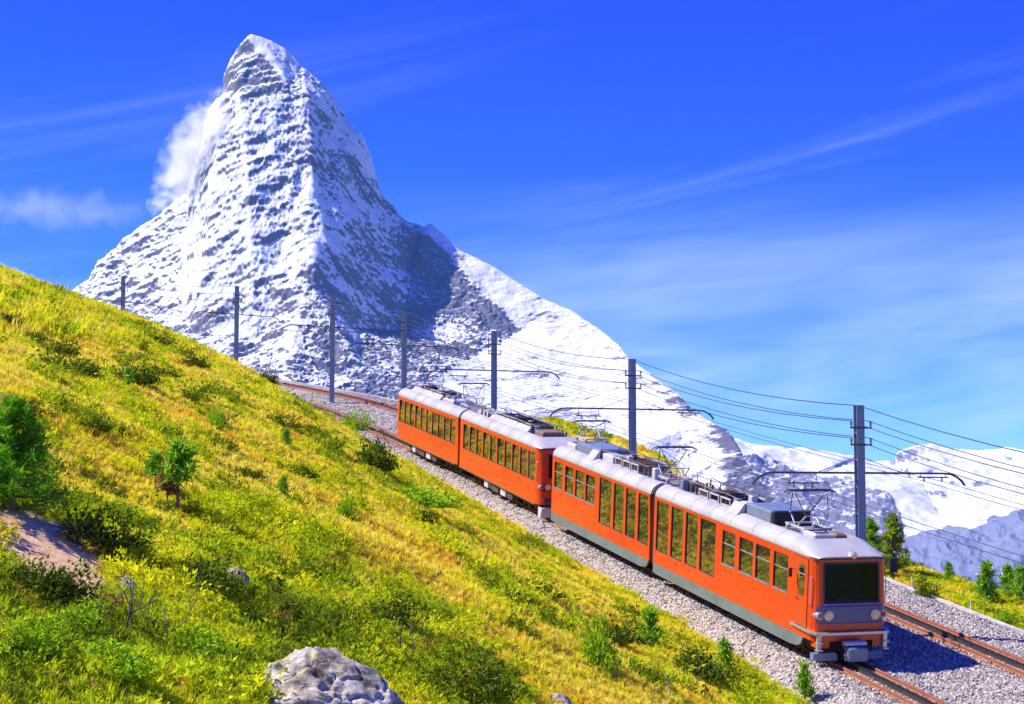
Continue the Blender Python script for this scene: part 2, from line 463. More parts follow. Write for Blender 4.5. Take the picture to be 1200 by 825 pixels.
def rough_peak(p, nn, px, seed):
    py = elev(p)
    hx = np.interp(py, [40, 57, 87, 103, 120, 143, 170, 203, 233, 267, 287, 313, 337, 360, 400, 440, 500],
                   [296, 313, 330, 337, 360, 350, 352, 358, 367, 378, 368, 363, 367, 357, 345, 335, 320])
    right = sstep(-12, 12, px - np.interp(py, [255, 290, 340, 388, 420, 470], [490, 520, 562, 612, 560, 470]))   # smooth snow slopes
    right = right * sstep(250, 262, py)
    north = sstep(-10, 14, px - hx) * (1 - right)
    east = (1 - north) * (1 - right)
    A = 1 - .66 * right
    h_ = .77 * p[:, 0] - .64 * p[:, 1]; dp = .64 * p[:, 0] + .77 * p[:, 1]
    wob = 30 * fbm(p / 260 + 61, 2)
    al = h_ * .90 + p[:, 2] * .43; wz = -h_ * .43 + p[:, 2] * .90 + wob
    q = np.stack([al / 7.0, dp / 7.0, wz], 1)
    ve = np.stack([h_ - p[:, 2] * .25, dp, p[:, 2] * .16], 1)
    e = 15 * fbm(q / 62, 4, .64) + 10 * fbm(q / 19 + 9, 3, .65, True) + 5 * fbm(p / 16 + 2, 2, .6) + 26 * fbm(ve / 150 + 40, 4, .55, True)
    g = np.stack([p[:, 0] + p[:, 2] * .50, p[:, 1] * 1.0, p[:, 2] * .20], 1)
    v = 20 * fbm(g / 95, 4, .62, True) + 11 * fbm(g / 24 + 5, 3, .6, True) + 5 * fbm(p / 18, 2)
    big = 30 * fbm(p / 330 + 3, 3, .5)
    A = A * (.35 + .65 * sstep(40, 95, py))
    disp = A * (big + e * (1 - north) + v * north)
    patch = fbm(p / 150 + 51, 4, .6)
    fine = .75 * fbm(q / 9 + 77, 3, .7) + .25 * fbm(p / 22 + 7, 3, .6); wide = fbm(p / 380 + 20, 3, .5)
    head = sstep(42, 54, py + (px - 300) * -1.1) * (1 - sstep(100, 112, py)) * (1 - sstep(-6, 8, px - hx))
    bias = east * (.81 + .08 * patch + .24 * fine + .24 * wide) + north * (.575 + .12 * patch + .22 * wide + .010 * (v - 8))  # north: real rock streaks, with more added to darken the shaded face
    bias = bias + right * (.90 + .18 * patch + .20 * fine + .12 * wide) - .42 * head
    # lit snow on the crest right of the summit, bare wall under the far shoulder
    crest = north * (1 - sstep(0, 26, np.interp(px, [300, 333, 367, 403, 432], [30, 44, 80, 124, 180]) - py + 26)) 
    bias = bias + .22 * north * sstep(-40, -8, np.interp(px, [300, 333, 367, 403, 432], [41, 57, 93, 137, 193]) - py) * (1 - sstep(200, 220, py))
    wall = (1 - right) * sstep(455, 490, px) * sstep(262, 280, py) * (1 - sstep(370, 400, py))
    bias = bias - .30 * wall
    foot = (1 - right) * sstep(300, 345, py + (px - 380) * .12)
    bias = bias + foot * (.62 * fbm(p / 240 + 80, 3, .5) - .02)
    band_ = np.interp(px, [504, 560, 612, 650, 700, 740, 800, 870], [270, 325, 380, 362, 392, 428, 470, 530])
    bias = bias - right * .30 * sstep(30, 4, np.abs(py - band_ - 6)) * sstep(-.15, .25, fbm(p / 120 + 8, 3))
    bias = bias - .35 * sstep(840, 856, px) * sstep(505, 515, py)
    lowr = right * sstep(425, 450, py)
    bias = bias + lowr * (.70 * fbm(q / 110 + 33, 4, .55) - .10)
    return disp, bias
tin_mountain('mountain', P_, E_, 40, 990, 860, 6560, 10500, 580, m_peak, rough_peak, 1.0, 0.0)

m_range = mountain_mat('range_rock_and_snow', (.085, .095, .17), (.20, .185, .235), (.58, .60, .67), .47, .64, .012)
def rough_range(p, nn, px, seed):
    py = elev(p)
    n_ = fbm(p / 260 + seed, 4, .55)
    g = fbm(np.stack([p[:, 0] + p[:, 2] * .4, p[:, 1] * .4, p[:, 2] * .3], 1) / 170 + seed, 4, .62, True)
    f = fbm(p / 60 + 14, 3, .6)
    line = np.interp(px, [845, 880, 910, 960, 1000, 1040, 1055, 1060], [526, 538, 549, 557, 563, 582, 612, 700])
    wall = sstep(-4, 6, py - line + 8 * n_) * (1 - sstep(1040, 1065, px - (py - 560) * .35))
    pat = sstep(.12, .30, fbm(np.stack([p[:, 0] * .7 + p[:, 2], p[:, 1] * .5, p[:, 2] * 1.6], 1) / 420 + 21, 3)) * sstep(560, 590, py)
    tip = sstep(1040, 1050, px) * (1 - sstep(1083, 1093, px)) * (1 - sstep(546, 552, py))
    rock = np.clip(wall + pat + tip, 0, 1)
    bigr = fbm(np.stack([p[:, 0] + p[:, 2], p[:, 1] * .7, p[:, 2]], 1) / 620 + 5, 4, .5, True)
    return (26 * n_ + 60 * bigr + 14 * f * rock + 34 * g * rock) * (1 - .7 * tip), .86 + .1 * n_ - rock * (.34 + .2 * f - .10 * g) + .1 * tip * (px > 1076)
Q_, F_ = [], []
P_, E_ = Q_, F_
chain([(820,523,13600),(868,523,13500),(930,529,13400),(1000,541,13200),(1006,548,13200),(1030,552,13300),(1047,545,13300),(1056,530,13300),(1076,522,13300),(1092,524,13300),(1130,530,13200),(1200,533,13000),(1300,530,13000)])
chain([(845,520,12600),(880,535,12500),(910,547,12400),(960,556,12200),(1000,562,12000),(1040,580,11600),(1055,610,11200)])
P_ += [(830,560,11600),(900,600,11300),(960,640,10800),(1000,650,10500),(1020,610,11200),(1080,575,12200),(1150,560,12400),(1100,610,11300),(1200,590,11500),(1290,600,11300),(1050,650,10300),(1150,650,10000),(1290,660,10000)]
for px in range(800, 1320, 60):
    P_.append(('z', px, -950.0, 8800)); P_.append(('z', px, -900.0, 15500))
tin_mountain('snow_range', P_, E_, 800, 1300, 420, 8800, 15300, 330, m_range, rough_range, 1.0, .0, 4.0)

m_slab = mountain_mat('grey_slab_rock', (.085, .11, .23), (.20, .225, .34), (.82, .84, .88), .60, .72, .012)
P_, E_ = [], []
chain([(1030,668,7000),(1062,640,7050),(1090,627,7100),(1130,619,7150),(1165,617,7150),(1185,606,7100),(1210,596,7050),(1300,575,7000)])
P_ += [(1060,690,6500),(1110,660,6650),(1150,640,6850),(1160,680,6400),(1210,650,6500),(1300,640,6500),(1130,690,6300)]
for px in range(1000, 1330, 50):
    P_.append(('z', px, -850.0, 5600)); P_.append(('z', px, -950.0, 8000))
def rough_slab(p, nn, px, seed):
    g = np.stack([p[:, 0] + p[:, 2] * .9, p[:, 1] * .5, p[:, 2] * .25], 1)
    n_ = fbm(p / 200 + 12, 3)
    return 42 * fbm(g / 130, 5, .6, True) + 26 * n_, .40 + .50 * n_
tin_mountain('rock_slabs', P_, E_, 1000, 1300, 260, 5600, 7950, 150, m_slab, rough_slab, 1.0, 0.0)
# ------------------------------------------------------------------ mesh collector
class MB:
    def __init__(self):
        self.v, self.f = [], []
    def add(self, vs_, fs_):
        k = len(self.v)
        self.v += [tuple(float(c) for c in p) for p in vs_]
        self.f += [tuple(i + k for i in f) for f in fs_]
        return self
    def box(self, x0, x1, y0, y1, z0, z1):
        return self.add([(x0,y0,z0),(x1,y0,z0),(x1,y1,z0),(x0,y1,z0),(x0,y0,z1),(x1,y0,z1),(x1,y1,z1),(x0,y1,z1)],
                        [(0,3,2,1),(4,5,6,7),(0,1,5,4),(1,2,6,5),(2,3,7,6),(3,0,4,7)])
    def bbox(self, x0, x1, y0, y1, z0, z1, b=.02):
        """box with chamfered vertical and top edges"""
        prof = [(x0+b,y0),(x1-b,y0),(x1,y0+b),(x1,y1-b),(x1-b,y1),(x0+b,y1),(x0,y1-b),(x0,y0+b)]
        cx, cy = (x0+x1)/2, (y0+y1)/2
        ins = [(p[0] + (b if p[0] < cx else -b), p[1] + (b if p[1] < cy else -b)) for p in prof]
        n = 8
        vs_ = [(p[0],p[1],z0) for p in prof] + [(p[0],p[1],z1-b) for p in prof] + [(p[0],p[1],z1) for p in ins]
        fs_ = [tuple(range(n))[::-1], tuple(range(2*n, 3*n))]
        for r_ in (0, n):
            fs_ += [(r_+i, r_+(i+1)%n, r_+n+(i+1)%n, r_+n+i) for i in range(n)]
        return self.add(vs_, fs_)
    def sweep(self, rings, cap=True):
        n = len(rings[0]); vs_ = [p for r_ in rings for p in r_]; fs_ = []
        for k in range(len(rings) - 1):
            a = k * n
            fs_ += [(a+i, a+(i+1)%n, a+n+(i+1)%n, a+n+i) for i in range(n)]
        if cap:
            fs_ += [tuple(range(n))[::-1], tuple(range((len(rings)-1)*n, len(rings)*n))]
        return self.add(vs_, fs_)
    def tube(self, path, r, n=6, r2=None):
        path = [Vector(p) for p in path]; rings = []
        m = len(path)
        for k, p in enumerate(path):
            t = (path[min(k+1, m-1)] - path[max(k-1, 0)]).normalized()
            up = Vector((0, 0, 1)) if abs(t.z) < .9 else Vector((1, 0, 0))
            a = t.cross(up).normalized(); b_ = a.cross(t)
            rr = r if r2 is None else r + (r2 - r) * k / max(1, m - 1)
            rings.append([p + a * (math.cos(2*math.pi*i/n) * rr) + b_ * (math.sin(2*math.pi*i/n) * rr) for i in range(n)])
        return self.sweep(rings)
    def cyl(self, p0, p1, r, n=12, r2=None):
        return self.tube([p0, p1], r, n, r2)
    def prism(self, poly, axis_, a0, a1):
        """poly in the plane normal to axis_ ('x': (y,z), 'y': (x,z), 'z': (x,y))"""
        def P(q, a):
            return {'x': (a, q[0], q[1]), 'y': (q[0], a, q[1]), 'z': (q[0], q[1], a)}[axis_]
        return self.sweep([[P(q, a0) for q in poly], [P(q, a1) for q in poly]])
    def mesh(self, name, smooth=False):
        me = bpy.data.meshes.new(name)
        me.from_pydata(self.v, [], self.f)
        bm = bmesh.new(); bm.from_mesh(me)
        bmesh.ops.recalc_face_normals(bm, faces=bm.faces)
        bm.to_mesh(me); bm.free()
        if smooth:
            me.polygons.foreach_set('use_smooth', np.ones(len(me.polygons), bool))
            try: me.set_sharp_from_angle(angle=R(38))
            except Exception: pass
        me.update()
        return me
    def build(self, name, mat, parent=None, smooth=False, M=None):
        o = link(name, self.mesh(name, smooth), mat, parent)
        if M is not None: o.matrix_local = M
        return o

# ------------------------------------------------------------------ ballast bed
ss = np.arange(-60, 150.1, .3)
dd = np.array([-5.6, -5.0, -4.6, -4.2, -3.8, -3.4, -3.0, -2.6, -2.2, -1.8, -1.4, -1.0, -.6, -.2, .2, .6, 1.0, 1.4, 1.8, 2.2, 2.6, 3.0, 3.4, 3.8, 4.2, 4.6, 5.0, 5.4, 5.8, 6.15, 6.25])
zz_ = np.interp(dd, [-5.6, -4.6, -3.7, -3.0, -.5, 1.2, 1.9, 4.3, 6.15, 6.25], [-.80, -.34, -.16, -.13, -.13, .0, .08, .08, .0, -.7])
SS, DD = np.meshgrid(ss, dd, indexing='ij')
BP = np.stack([np.interp(SS, S, MX) + DD * np.cos(np.interp(SS, S, PHI)), np.interp(SS, S, MY) + DD * np.sin(np.interp(SS, S, PHI)), np.zeros_like(SS)], -1)
jit = .05 * perlin(np.stack([SS.ravel() * 1.7, DD.ravel() * 2.0, 0 * SS.ravel()], 1)).reshape(SS.shape) + .03 * perlin(np.stack([SS.ravel() * 4, DD.ravel() * 4, 9 + 0 * SS.ravel()], 1)).reshape(SS.shape)
BP[..., 2] = zt(SS) + KY * BP[..., 1] + zz_[None] + jit * (np.abs(DD - 2.9) > .9) * (np.abs(DD + 2.2) > .9)
m_ball, n, l, b = mat_new('railway_ballast')
g = N(n, 'ShaderNodeNewGeometry')
vo = N(n, 'ShaderNodeTexVoronoi', ins={'Scale': 11.0, 'Randomness': 1.0}); l.new(g.outputs['Position'], vo.inputs['Vector'])
sv = N(n, 'ShaderNodeSeparateColor', mode='HSV'); l.new(vo.outputs['Color'], sv.inputs[0])
rp = N(n, 'ShaderNodeValToRGB')
rp.color_ramp.elements[0].color = (.17, .15, .14, 1); rp.color_ramp.elements[1].color = (.52, .46, .41, 1)
l.new(sv.outputs[0], rp.inputs['Fac'])
l.new(rp.outputs[0], b.inputs['Base Color']); b.inputs['Roughness'].default_value = .9
bp = N(n, 'ShaderNodeBump', invert=True, ins={'Strength': 1.0, 'Distance': .06}); l.new(vo.outputs['Distance'], bp.inputs['Height']); l.new(bp.outputs[0], b.inputs['Normal'])
tag(link('ballast_bed', mesh_np('ballast_bed', BP.reshape(-1, 3), grid_faces(len(ss), len(dd))), m_ball), kind='structure')

# low concrete edging along the outer side of the bed
m_conc = simple_mat('weathered_concrete', (.46, .43, .40), .9, 0, .18, 2.0, .01, dirt=(.25, .22, .19))
eb = MB()
rings = []
for s_ in np.arange(-50, 130, 1.5):
    c = [(6.28, -.30), (6.28, .045), (6.46, .045), (6.46, -.30)]
    rings.append([trk(s_, q[0], q[1]) for q in c])
eb.sweep(rings)
tag(eb.build('path_edging', m_conc), kind='structure')

# ------------------------------------------------------------------ tracks: rails, rack, sleepers
m_rail = simple_mat('rusty_rail', (.30, .105, .055), .65, .0, .3, 5.0, .002, dirt=(.20, .12, .09))
m_rack = simple_mat('greased_rack_steel', (.085, .075, .075), .42, .6, .25, 6.0)
m_sleep = simple_mat('sleeper_steel', (.15, .085, .06), .85, 0, .3, 4.0, .004, dirt=(.26, .22, .19))
RAIL = [(-.055, -.14), (.055, -.14), (.055, -.125), (.012, -.11), (.012, -.045), (.034, -.035), (.034, -.002), (-.034, -.002), (-.034, -.035), (-.012, -.045), (-.012, -.11), (-.055, -.125)]
sl = MB().bbox(-.95, .95, -.11, .11, -.25, -.125, .025).mesh('sleeper')
def railway(off, dz, label):
    base = Vector(trk(0, off, dz))
    t = empty('railway_track', base)
    tag(t, label, 'railway track', 'pair of rack railway tracks')
    steps = np.arange(-45, 140.1, 1.0)
    for side in (-.5, .5):
        rl = MB(); rl.sweep([[Vector(trk(s_, off + side + q[0], dz + q[1])) - base for q in RAIL] for s_ in steps])
        rl.build('rail', m_rail, t)
    rk = MB()
    for side in (-.045, .045):
        rk.sweep([[Vector(trk(s_, off + side + q[0], dz + q[1])) - base for q in ((-.017, -.13), (.017, -.13), (.017, .0), (-.017, .0))] for s_ in steps])
        for k, s_ in enumerate(np.arange(-16, 62, .12)):
            s_ = s_ + (.06 if side > 0 else 0)
            r0 = [Vector(trk(s_, off + side + q[0], dz + q[1])) - base for q in ((-.0165, -.01), (.0165, -.01), (.0165, .052), (-.0165, .052))]
            r1 = [Vector(trk(s_ + .06, off + side + q[0], dz + q[1])) - base for q in ((-.0165, -.01), (.0165, -.01), (.0165, .045), (-.0165, .045))]
            rk.sweep([r0, r1])
    rk.build('rack', m_rack, t)
    for s_ in np.arange(-22, 96, .68):
        o = link('sleeper', sl, m_sleep, t)
        a, c = Vector(trk(s_ - .5, off, dz)), Vector(trk(s_ + .5, off, dz))
        fx = (Vector(trk(s_, off + .5, dz)) - Vector(trk(s_, off - .5, dz))).normalized()
        fy = (c - a).normalized(); fz = fx.cross(fy).normalized(); fx = fy.cross(fz)
        M = Matrix((fx, fy, fz)).transposed().to_4x4(); M.translation = Vector(trk(s_, off, dz)) - base
        o.matrix_local = M
    return t
railway(OL, 0, 'rusty rack railway track that the orange train runs on')
railway(OR, RZ, 'empty rusty rack railway track between the masts and the concrete edging')

# ------------------------------------------------------------------ catenary masts
m_mast = simple_mat('galvanised_mast_steel', (.20, .24, .34), .5, .35, .18, 2.0, dirt=(.12, .12, .15))
m_arm = simple_mat('dark_bracket_steel', (.075, .075, .10), .5, .4, .2, 3.0)
m_ins = simple_mat('brown_insulator', (.10, .055, .05), .25, 0, .2, 6.0)
MASTS = [-22.8, 0.2, 22.9, 46.3, 63.6, 76.8, 93.8, 113.2]
def mast(s_, label):
    base = Vector(trk(s_, 0.15, -.15)); p = heading(s_)
    t = empty('catenary_mast', base); t.rotation_euler = (0, 0, p)
    tag(t, label, 'mast', 'overhead line masts between the two tracks')
    # local x = across the tracks (outer side +), y = along, z = up
    m = MB()
    for y in (-.13, .10):
        m.box(-.15, .15, y, y + .03, -.3, 8.25)
    m.box(-.025, .025, -.10, .10, -.3, 8.25)
    for z in np.arange(.6, 8.2, .95):
        m.box(-.10, .10, -.14, .14, z, z + .06)
    m.build('post', m_mast, t)
    MB().bbox(-.30, .30, -.30, .30, -.5, .12, .03).build('foundation', m_conc, t)
    for sg, tip in ((-1, 4.05), (1, 4.1)):
        a = MB()
        z = 5.86
        a.tube([(sg*.16, 0, z), (sg*(tip-.75), 0, z), (sg*(tip-.45), 0, z-.03), (sg*(tip-.2), 0, z-.14), (sg*(tip-.05), 0, z-.26), (sg*(tip+.08), 0, z-.42)], .042, 6)
        ar = a.build('bracket_arm', m_arm, t)
        MB().tube([(sg*.14, 0, z + .55), (sg*1.6, 0, z + .03)], .012, 4).build('stay_rod', m_arm, ar)
        c = OL if sg < 0 else OR
        zc = 5.40 + (RZ if sg > 0 else 0)
        h = MB()
        h.tube([(c-.62, 0, zc + .10), (c+.62, 0, zc + .10)], .026, 5)
        for x in (c-.5, c+.5):
            h.tube([(x, 0, zc + .10), (x, 0, z)], .014, 4)
        h.build('wire_hanger', m_arm, ar)
        ins = MB()
        for x in (c-.36, c+.36):
            for k in range(3):
                ins.cyl((x, 0, zc - .02 + k * .045), (x, 0, zc + k * .045), .045, 7)
            ins.cyl((x, 0, zc - .06), (x, 0, zc + .12), .018, 5)
        ins.build('insulator', m_ins, ar)
    for z in (7.45, 6.85):
        cb = MB()
        cb.box(-.42, .42, -.165, -.135, z - .03, z + .03)
        cross = cb.build('cross_bracket', m_arm, t)
        for x in (-.38, .38):
            i_ = MB(); i_.cyl((x, -.15, z + .031), (x, -.15, z + .25), .02, 5)
            for k in range(3):
                i_.cyl((x, -.15, z + .08 + k * .055), (x, -.15, z + .105 + k * .055), .055, 8)
            i_.build('insulator', m_ins, cross)
    return t
ML = ['grey overhead line mast down the line from the train cab', 'tall grey overhead line mast standing beside the train cab',
      'grey overhead line mast beside the middle of the front railcar unit', 'grey overhead line mast beside the roof of the rear railcar unit',
      'grey overhead line mast just beyond the tail of the train', 'grey overhead line mast standing alone on gravel where both tracks show',
      'grey overhead line mast half hidden behind the meadow ridge', 'short top of an overhead line mast on the grassy skyline']
for s_, lb in zip(MASTS, ML):
    mast(s_, lb)

# ------------------------------------------------------------------ wires, each one line strung along all masts
m_wire = simple_mat('dark_copper_wire', (.035, .035, .05), .5, .5, .1)
def wire(name, off, z, sag, rad, label):
    w = MB(); pts = []
    for a, c in zip(MASTS[:-1], MASTS[1:]):
        for k in range(8):
            u = k / 8
            base = Vector(trk(a, 0.15, -.15)).lerp(Vector(trk(c, 0.15, -.15)), u)
            p = heading(a + (c - a) * u)
            oa = Vector(trk(a, 0.15, -.15)) + Vector((math.cos(heading(a)), math.sin(heading(a)), 0)) * off
            oc = Vector(trk(c, 0.15, -.15)) + Vector((math.cos(heading(c)), math.sin(heading(c)), 0)) * off
            q = oa.lerp(oc, u); q.z += z - sag * 4 * u * (1 - u)
            pts.append(q)
    w.tube(pts, rad, 4)
    tag(w.build(name, m_wire), label, 'wire', 'overhead wires strung between the masts')
for c, z, nm in ((OL, 5.36, 'over the track of the train'), (OR, 5.36 + RZ, 'over the empty outer track')):
    for o_, wd in ((-.36, 'contact wire on the meadow side'), (.36, 'contact wire on the valley side')):
        wire('contact_wire', c + o_, z, .10, .011, 'thin dark ' + wd + ' ' + nm)
wire('feeder_wire', 0, 8.24, .40, .016, 'single dark wire running along the very tops of the masts')
for z, nm in ((7.70, 'upper bracket of each mast'), (7.10, 'lower bracket of each mast')):
    for o_, wd in ((-.38, 'meadow side'), (.38, 'valley side')):
        wire('feeder_wire', o_, z, .42, .014, 'thin dark wire on the ' + wd + ' of the ' + nm)
# ------------------------------------------------------------------ train materials
m_orange = simple_mat('orange_coach_paint', (.57, .045, .010), .34, 0, .05, .9, coat=.35, dirt=(.44, .050, .013), dscale=.7)
m_door = simple_mat('orange_door_paint', (.52, .052, .011), .36, 0, .05, .9, coat=.3)
m_skirt = simple_mat('grey_green_skirt_paint', (.115, .155, .15), .6, 0, .16, 1.4, dirt=(.20, .18, .15), dscale=1.8)
m_roof = simple_mat('silver_roof_paint', (.43, .425, .43), .42, .15, .07, 1.2, dirt=(.31, .305, .31), dscale=.9)
m_deck = simple_mat('roof_deck_grey', (.17, .16, .17), .75, 0, .25, 2.0, dirt=(.24, .15, .10))
m_under = simple_mat('underframe_dirt', (.050, .042, .038), .8, 0, .3, 2.5, dirt=(.13, .085, .06))
m_rub = simple_mat('black_window_rubber', (.022, .022, .025), .6, 0, .1, 4)
m_alu = simple_mat('brushed_aluminium', (.50, .52, .58), .35, .7, .08, 4)
m_blue = simple_mat('blue_grey_panel', (.055, .075, .20), .32, 0, .08, 1.5, coat=.4)
m_pale = simple_mat('pale_grey_equipment', (.46, .47, .53), .5, .1, .12, 2.0, dirt=(.30, .28, .27))
m_bluebox = simple_mat('blue_grey_equipment', (.16, .21, .32), .4, .2, .12, 1.6, dirt=(.22, .22, .25))
m_black = simple_mat('black_grille', (.02, .018, .022), .6, .2, .2, 3.0)
m_brown = simple_mat('brown_resistor', (.20, .13, .10), .7, .2, .3, 5.0, dirt=(.30, .27, .26), dscale=3)
m_copper = simple_mat('copper_busbar', (.42, .17, .06), .45, .6, .2, 4.0)
m_seat = simple_mat('orange_seat_cloth', (.55, .10, .03), .8, 0, .1, 4.0)
m_dash = simple_mat('blue_dashboard', (.04, .06, .32), .5, 0, .1, 3.0)
m_ylamp = simple_mat('warm_lamp_glass', (.80, .58, .28), .12, 0, .1, 9.0, coat=1.0)
m_rlamp = simple_mat('red_lamp_glass', (.30, .025, .05), .12, 0, .1, 9.0, coat=1.0)

m_glass, n, l, b = mat_new('tinted_coach_glass')
tc = N(n, 'ShaderNodeTexCoord'); nz = N(n, 'ShaderNodeTexNoise', ins={'Scale': .8, 'Detail': 3}); l.new(tc.outputs['Object'], nz.inputs['Vector'])
bp = N(n, 'ShaderNodeBump', ins={'Strength': .10, 'Distance': .02}); l.new(nz.outputs['Fac'], bp.inputs['Height'])
b.inputs['Base Color'].default_value = (.012, .014, .016, 1); b.inputs['Roughness'].default_value = .02
b.inputs['IOR'].default_value = 2.6; b.inputs['Coat Weight'].default_value = 1.0; b.inputs['Coat IOR'].default_value = 2.0; b.inputs['Coat Roughness'].default_value = .01
l.new(bp.outputs[0], b.inputs['Normal'])

m_screen = bpy.data.materials.new('windscreen_glass'); m_screen.use_nodes = True
n, l = m_screen.node_tree.nodes, m_screen.node_tree.links; n.clear()
o_ = N(n, 'ShaderNodeOutputMaterial'); tr = N(n, 'ShaderNodeBsdfTransparent', ins={'Color': (.40, .48, .66, 1)}); gl = N(n, 'ShaderNodeBsdfGlossy', ins={'Color': (.9, .95, 1, 1), 'Roughness': .02})
fr = N(n, 'ShaderNodeFresnel', ins={'IOR': 1.28}); mx_ = N(n, 'ShaderNodeMixShader')
l.new(fr.outputs[0], mx_.inputs[0]); l.new(tr.outputs[0], mx_.inputs[1]); l.new(gl.outputs[0], mx_.inputs[2]); l.new(mx_.outputs[0], o_.inputs['Surface'])

# ------------------------------------------------------------------ car shells
HW, ZC, ZB = 1.325, 3.42, .72                # half width, cantrail height, lower edge of the painted side
NOSE = [(-.50, -1.325), (-.28, -1.305), (-.10, -1.24), (-.02, -1.16), (0, -1.08)]
def shell_path(L, nose, tail=False):
    p = [(-L, -HW)] + (NOSE if nose else [(0, -HW)])
    p = p + [(x, -y) for x, y in p[::-1]]
    return p
def path_xy(path, cum, u):
    k = int(np.clip(np.searchsorted(cum, u, side='right') - 1, 0, len(path) - 2))
    a, c = path[k], path[k + 1]; t = (u - cum[k]) / (cum[k + 1] - cum[k])
    return a[0] + (c[0] - a[0]) * t, a[1] + (c[1] - a[1]) * t
def rake(x, z):
    return x - (max(0, z - 1.9) * .10 if x > -.55 else 0) * np.clip((x + .55) / .5, 0, 1)
def wall(mb, path, z0, z1, holes, depth=.06):
    cum = [0.0]
    for a, c in zip(path[:-1], path[1:]):
        cum.append(cum[-1] + math.hypot(c[0] - a[0], c[1] - a[1]))
    us = sorted(set([round(c, 4) for c in cum] + [round(h[i], 4) for h in holes for i in (0, 1)]))
    zs = sorted(set([z0, z1] + [round(h[i], 4) for h in holes for i in (2, 3)]))
    def pt(u, z, inn=0.0):
        x, y = path_xy(path, cum, u)
        if inn:
            xa, ya = path_xy(path, cum, max(u - .02, 0)); xb, yb = path_xy(path, cum, min(u + .02, cum[-1]))
            dx, dy = xb - xa, yb - ya; q = math.hypot(dx, dy)
            x, y = x - dy / q * inn, y + dx / q * inn
        return (rake(x, z), y, z)
    for ua, ub in zip(us[:-1], us[1:]):
        for za, zb in zip(zs[:-1], zs[1:]):
            um, zm = (ua + ub) / 2, (za + zb) / 2
            if any(h[0] < um < h[1] and h[2] < zm < h[3] for h in holes): continue
            mb.add([pt(ua, za), pt(ub, za), pt(ub, zb), pt(ua, zb)], [(0, 1, 2, 3)])
    for h in holes:
        q = [(h[0], h[2]), (h[1], h[2]), (h[1], h[3]), (h[0], h[3])]
        for (u1, za), (u2, zb) in zip(q, q[1:] + q[:1]):
            mb.add([pt(u1, za), pt(u2, zb), pt(u2, zb, depth), pt(u1, za, depth)], [(0, 1, 2, 3)])
    return cum, pt
ROOFP = [(-1.325, 3.42), (-1.318, 3.50), (-1.28, 3.60), (-1.20, 3.70), (-1.08, 3.79), (-.92, 3.86), (-.80, 3.875)]
def roof_profile(deck):
    left = ROOFP + ([(-.80, 3.78)] if deck else [])
    return left + [(-y, z) for y, z in left[::-1]]
def car_frame(s0, s1, unit_loc):
    """x forward (down the line), origin at the front end on rail level"""
    a = Vector(trk(s0, OL)); c = Vector(trk(s1, OL))
    fx = (a - c).normalized()
    yl = Vector((math.cos(heading((s0 + s1) / 2)), math.sin(heading((s0 + s1) / 2)), 0)); yl.z = KY * yl.y
    fz = fx.cross(yl.normalized()).normalized()
    fy = fz.cross(fx)
    M = Matrix((fx, fy, fz)).transposed().to_4x4(); M.translation = a - unit_loc
    return M

def rounded(w0, w1, z0, z1, r, n=3):
    pts = []
    for cx, cz, a0 in ((w1 - r, z0 + r, -90), (w1 - r, z1 - r, 0), (w0 + r, z1 - r, 90), (w0 + r, z0 + r, 180)):
        for k in range(n + 1):
            a = R(a0 + 90 * k / n); pts.append((cx + r * math.cos(a), cz + r * math.sin(a)))
    return pts
def window(unit, M, x0, x1, z0, z1, sg, bar=None, sill=False):
    """rubber frame ring, pane as a child, optional opening-light bar"""
    f = MB(); y = sg * (HW - .012); yi = sg * (HW - .050)
    t = .032
    outer = rounded(x0, x1, z0, z1, .07); inner = rounded(x0 + t, x1 - t, z0 + t, z1 - t, .05)
    k = len(outer)
    vs_ = [(p[0], y, p[1]) for p in outer] + [(p[0], y, p[1]) for p in inner] + [(p[0], yi, p[1]) for p in inner]
    fs_ = [(i, (i+1) % k, k+(i+1) % k, k+i) for i in range(k)] + [(k+i, k+(i+1) % k, 2*k+(i+1) % k, 2*k+i) for i in range(k)]
    # corner fillers back to the square opening
    f.add(vs_, fs_)
    for (cx, cz), idx in zip(((x1, z0), (x1, z1), (x0, z1), (x0, z0)), (0, 1, 2, 3)):
        seg = list(range(idx * 4, idx * 4 + 4))
        f.add([(cx, y, cz)] + [vs_[i] for i in seg], [(0, j + 1, j + 2) for j in range(3)])
    w = f.build('window', m_rub, unit, M=M)
    yg = sg * (HW - .045)
    def pane(nm, za, zb, top=0.0):
        q = []
        for x, z in ((x0 + .01, za), (x1 - .01, za), (x1 - .01, zb), (x0 + .01, zb)):
            q.append((x, yg + random.uniform(-.004, .004) + (sg * top if z == zb else 0), z))
        q += [(p[0], p[1] - sg * .012, p[2]) for p in q]
        MB().add(q, [(0,1,2,3),(7,6,5,4),(0,4,5,1),(1,5,6,2),(2,6,7,3),(3,7,4,0)]).build(nm, m_glass, w)
    if bar is not None:
        pane('pane', z0 + .01, bar)
        pane('hopper_pane', bar + .002, z1 - .01, -.05 if random.random() < .45 else 0.0)
    else:
        pane('pane', z0 + .01, z1 - .01)
    if bar is not None:
        MB().box(x0 + t, x1 - t, min(yg, yg + sg * .02), max(yg, yg + sg * .02), bar - .018, bar + .018).build('glazing_bar', m_rub if not sill else m_alu, w)
    if sill:
        MB().box(x0 + .01, x1 - .01, min(y, y + sg * .028), max(y, y + sg * .028), z0 - .012, z0 + .03).build('sill', m_alu, w)
    return w

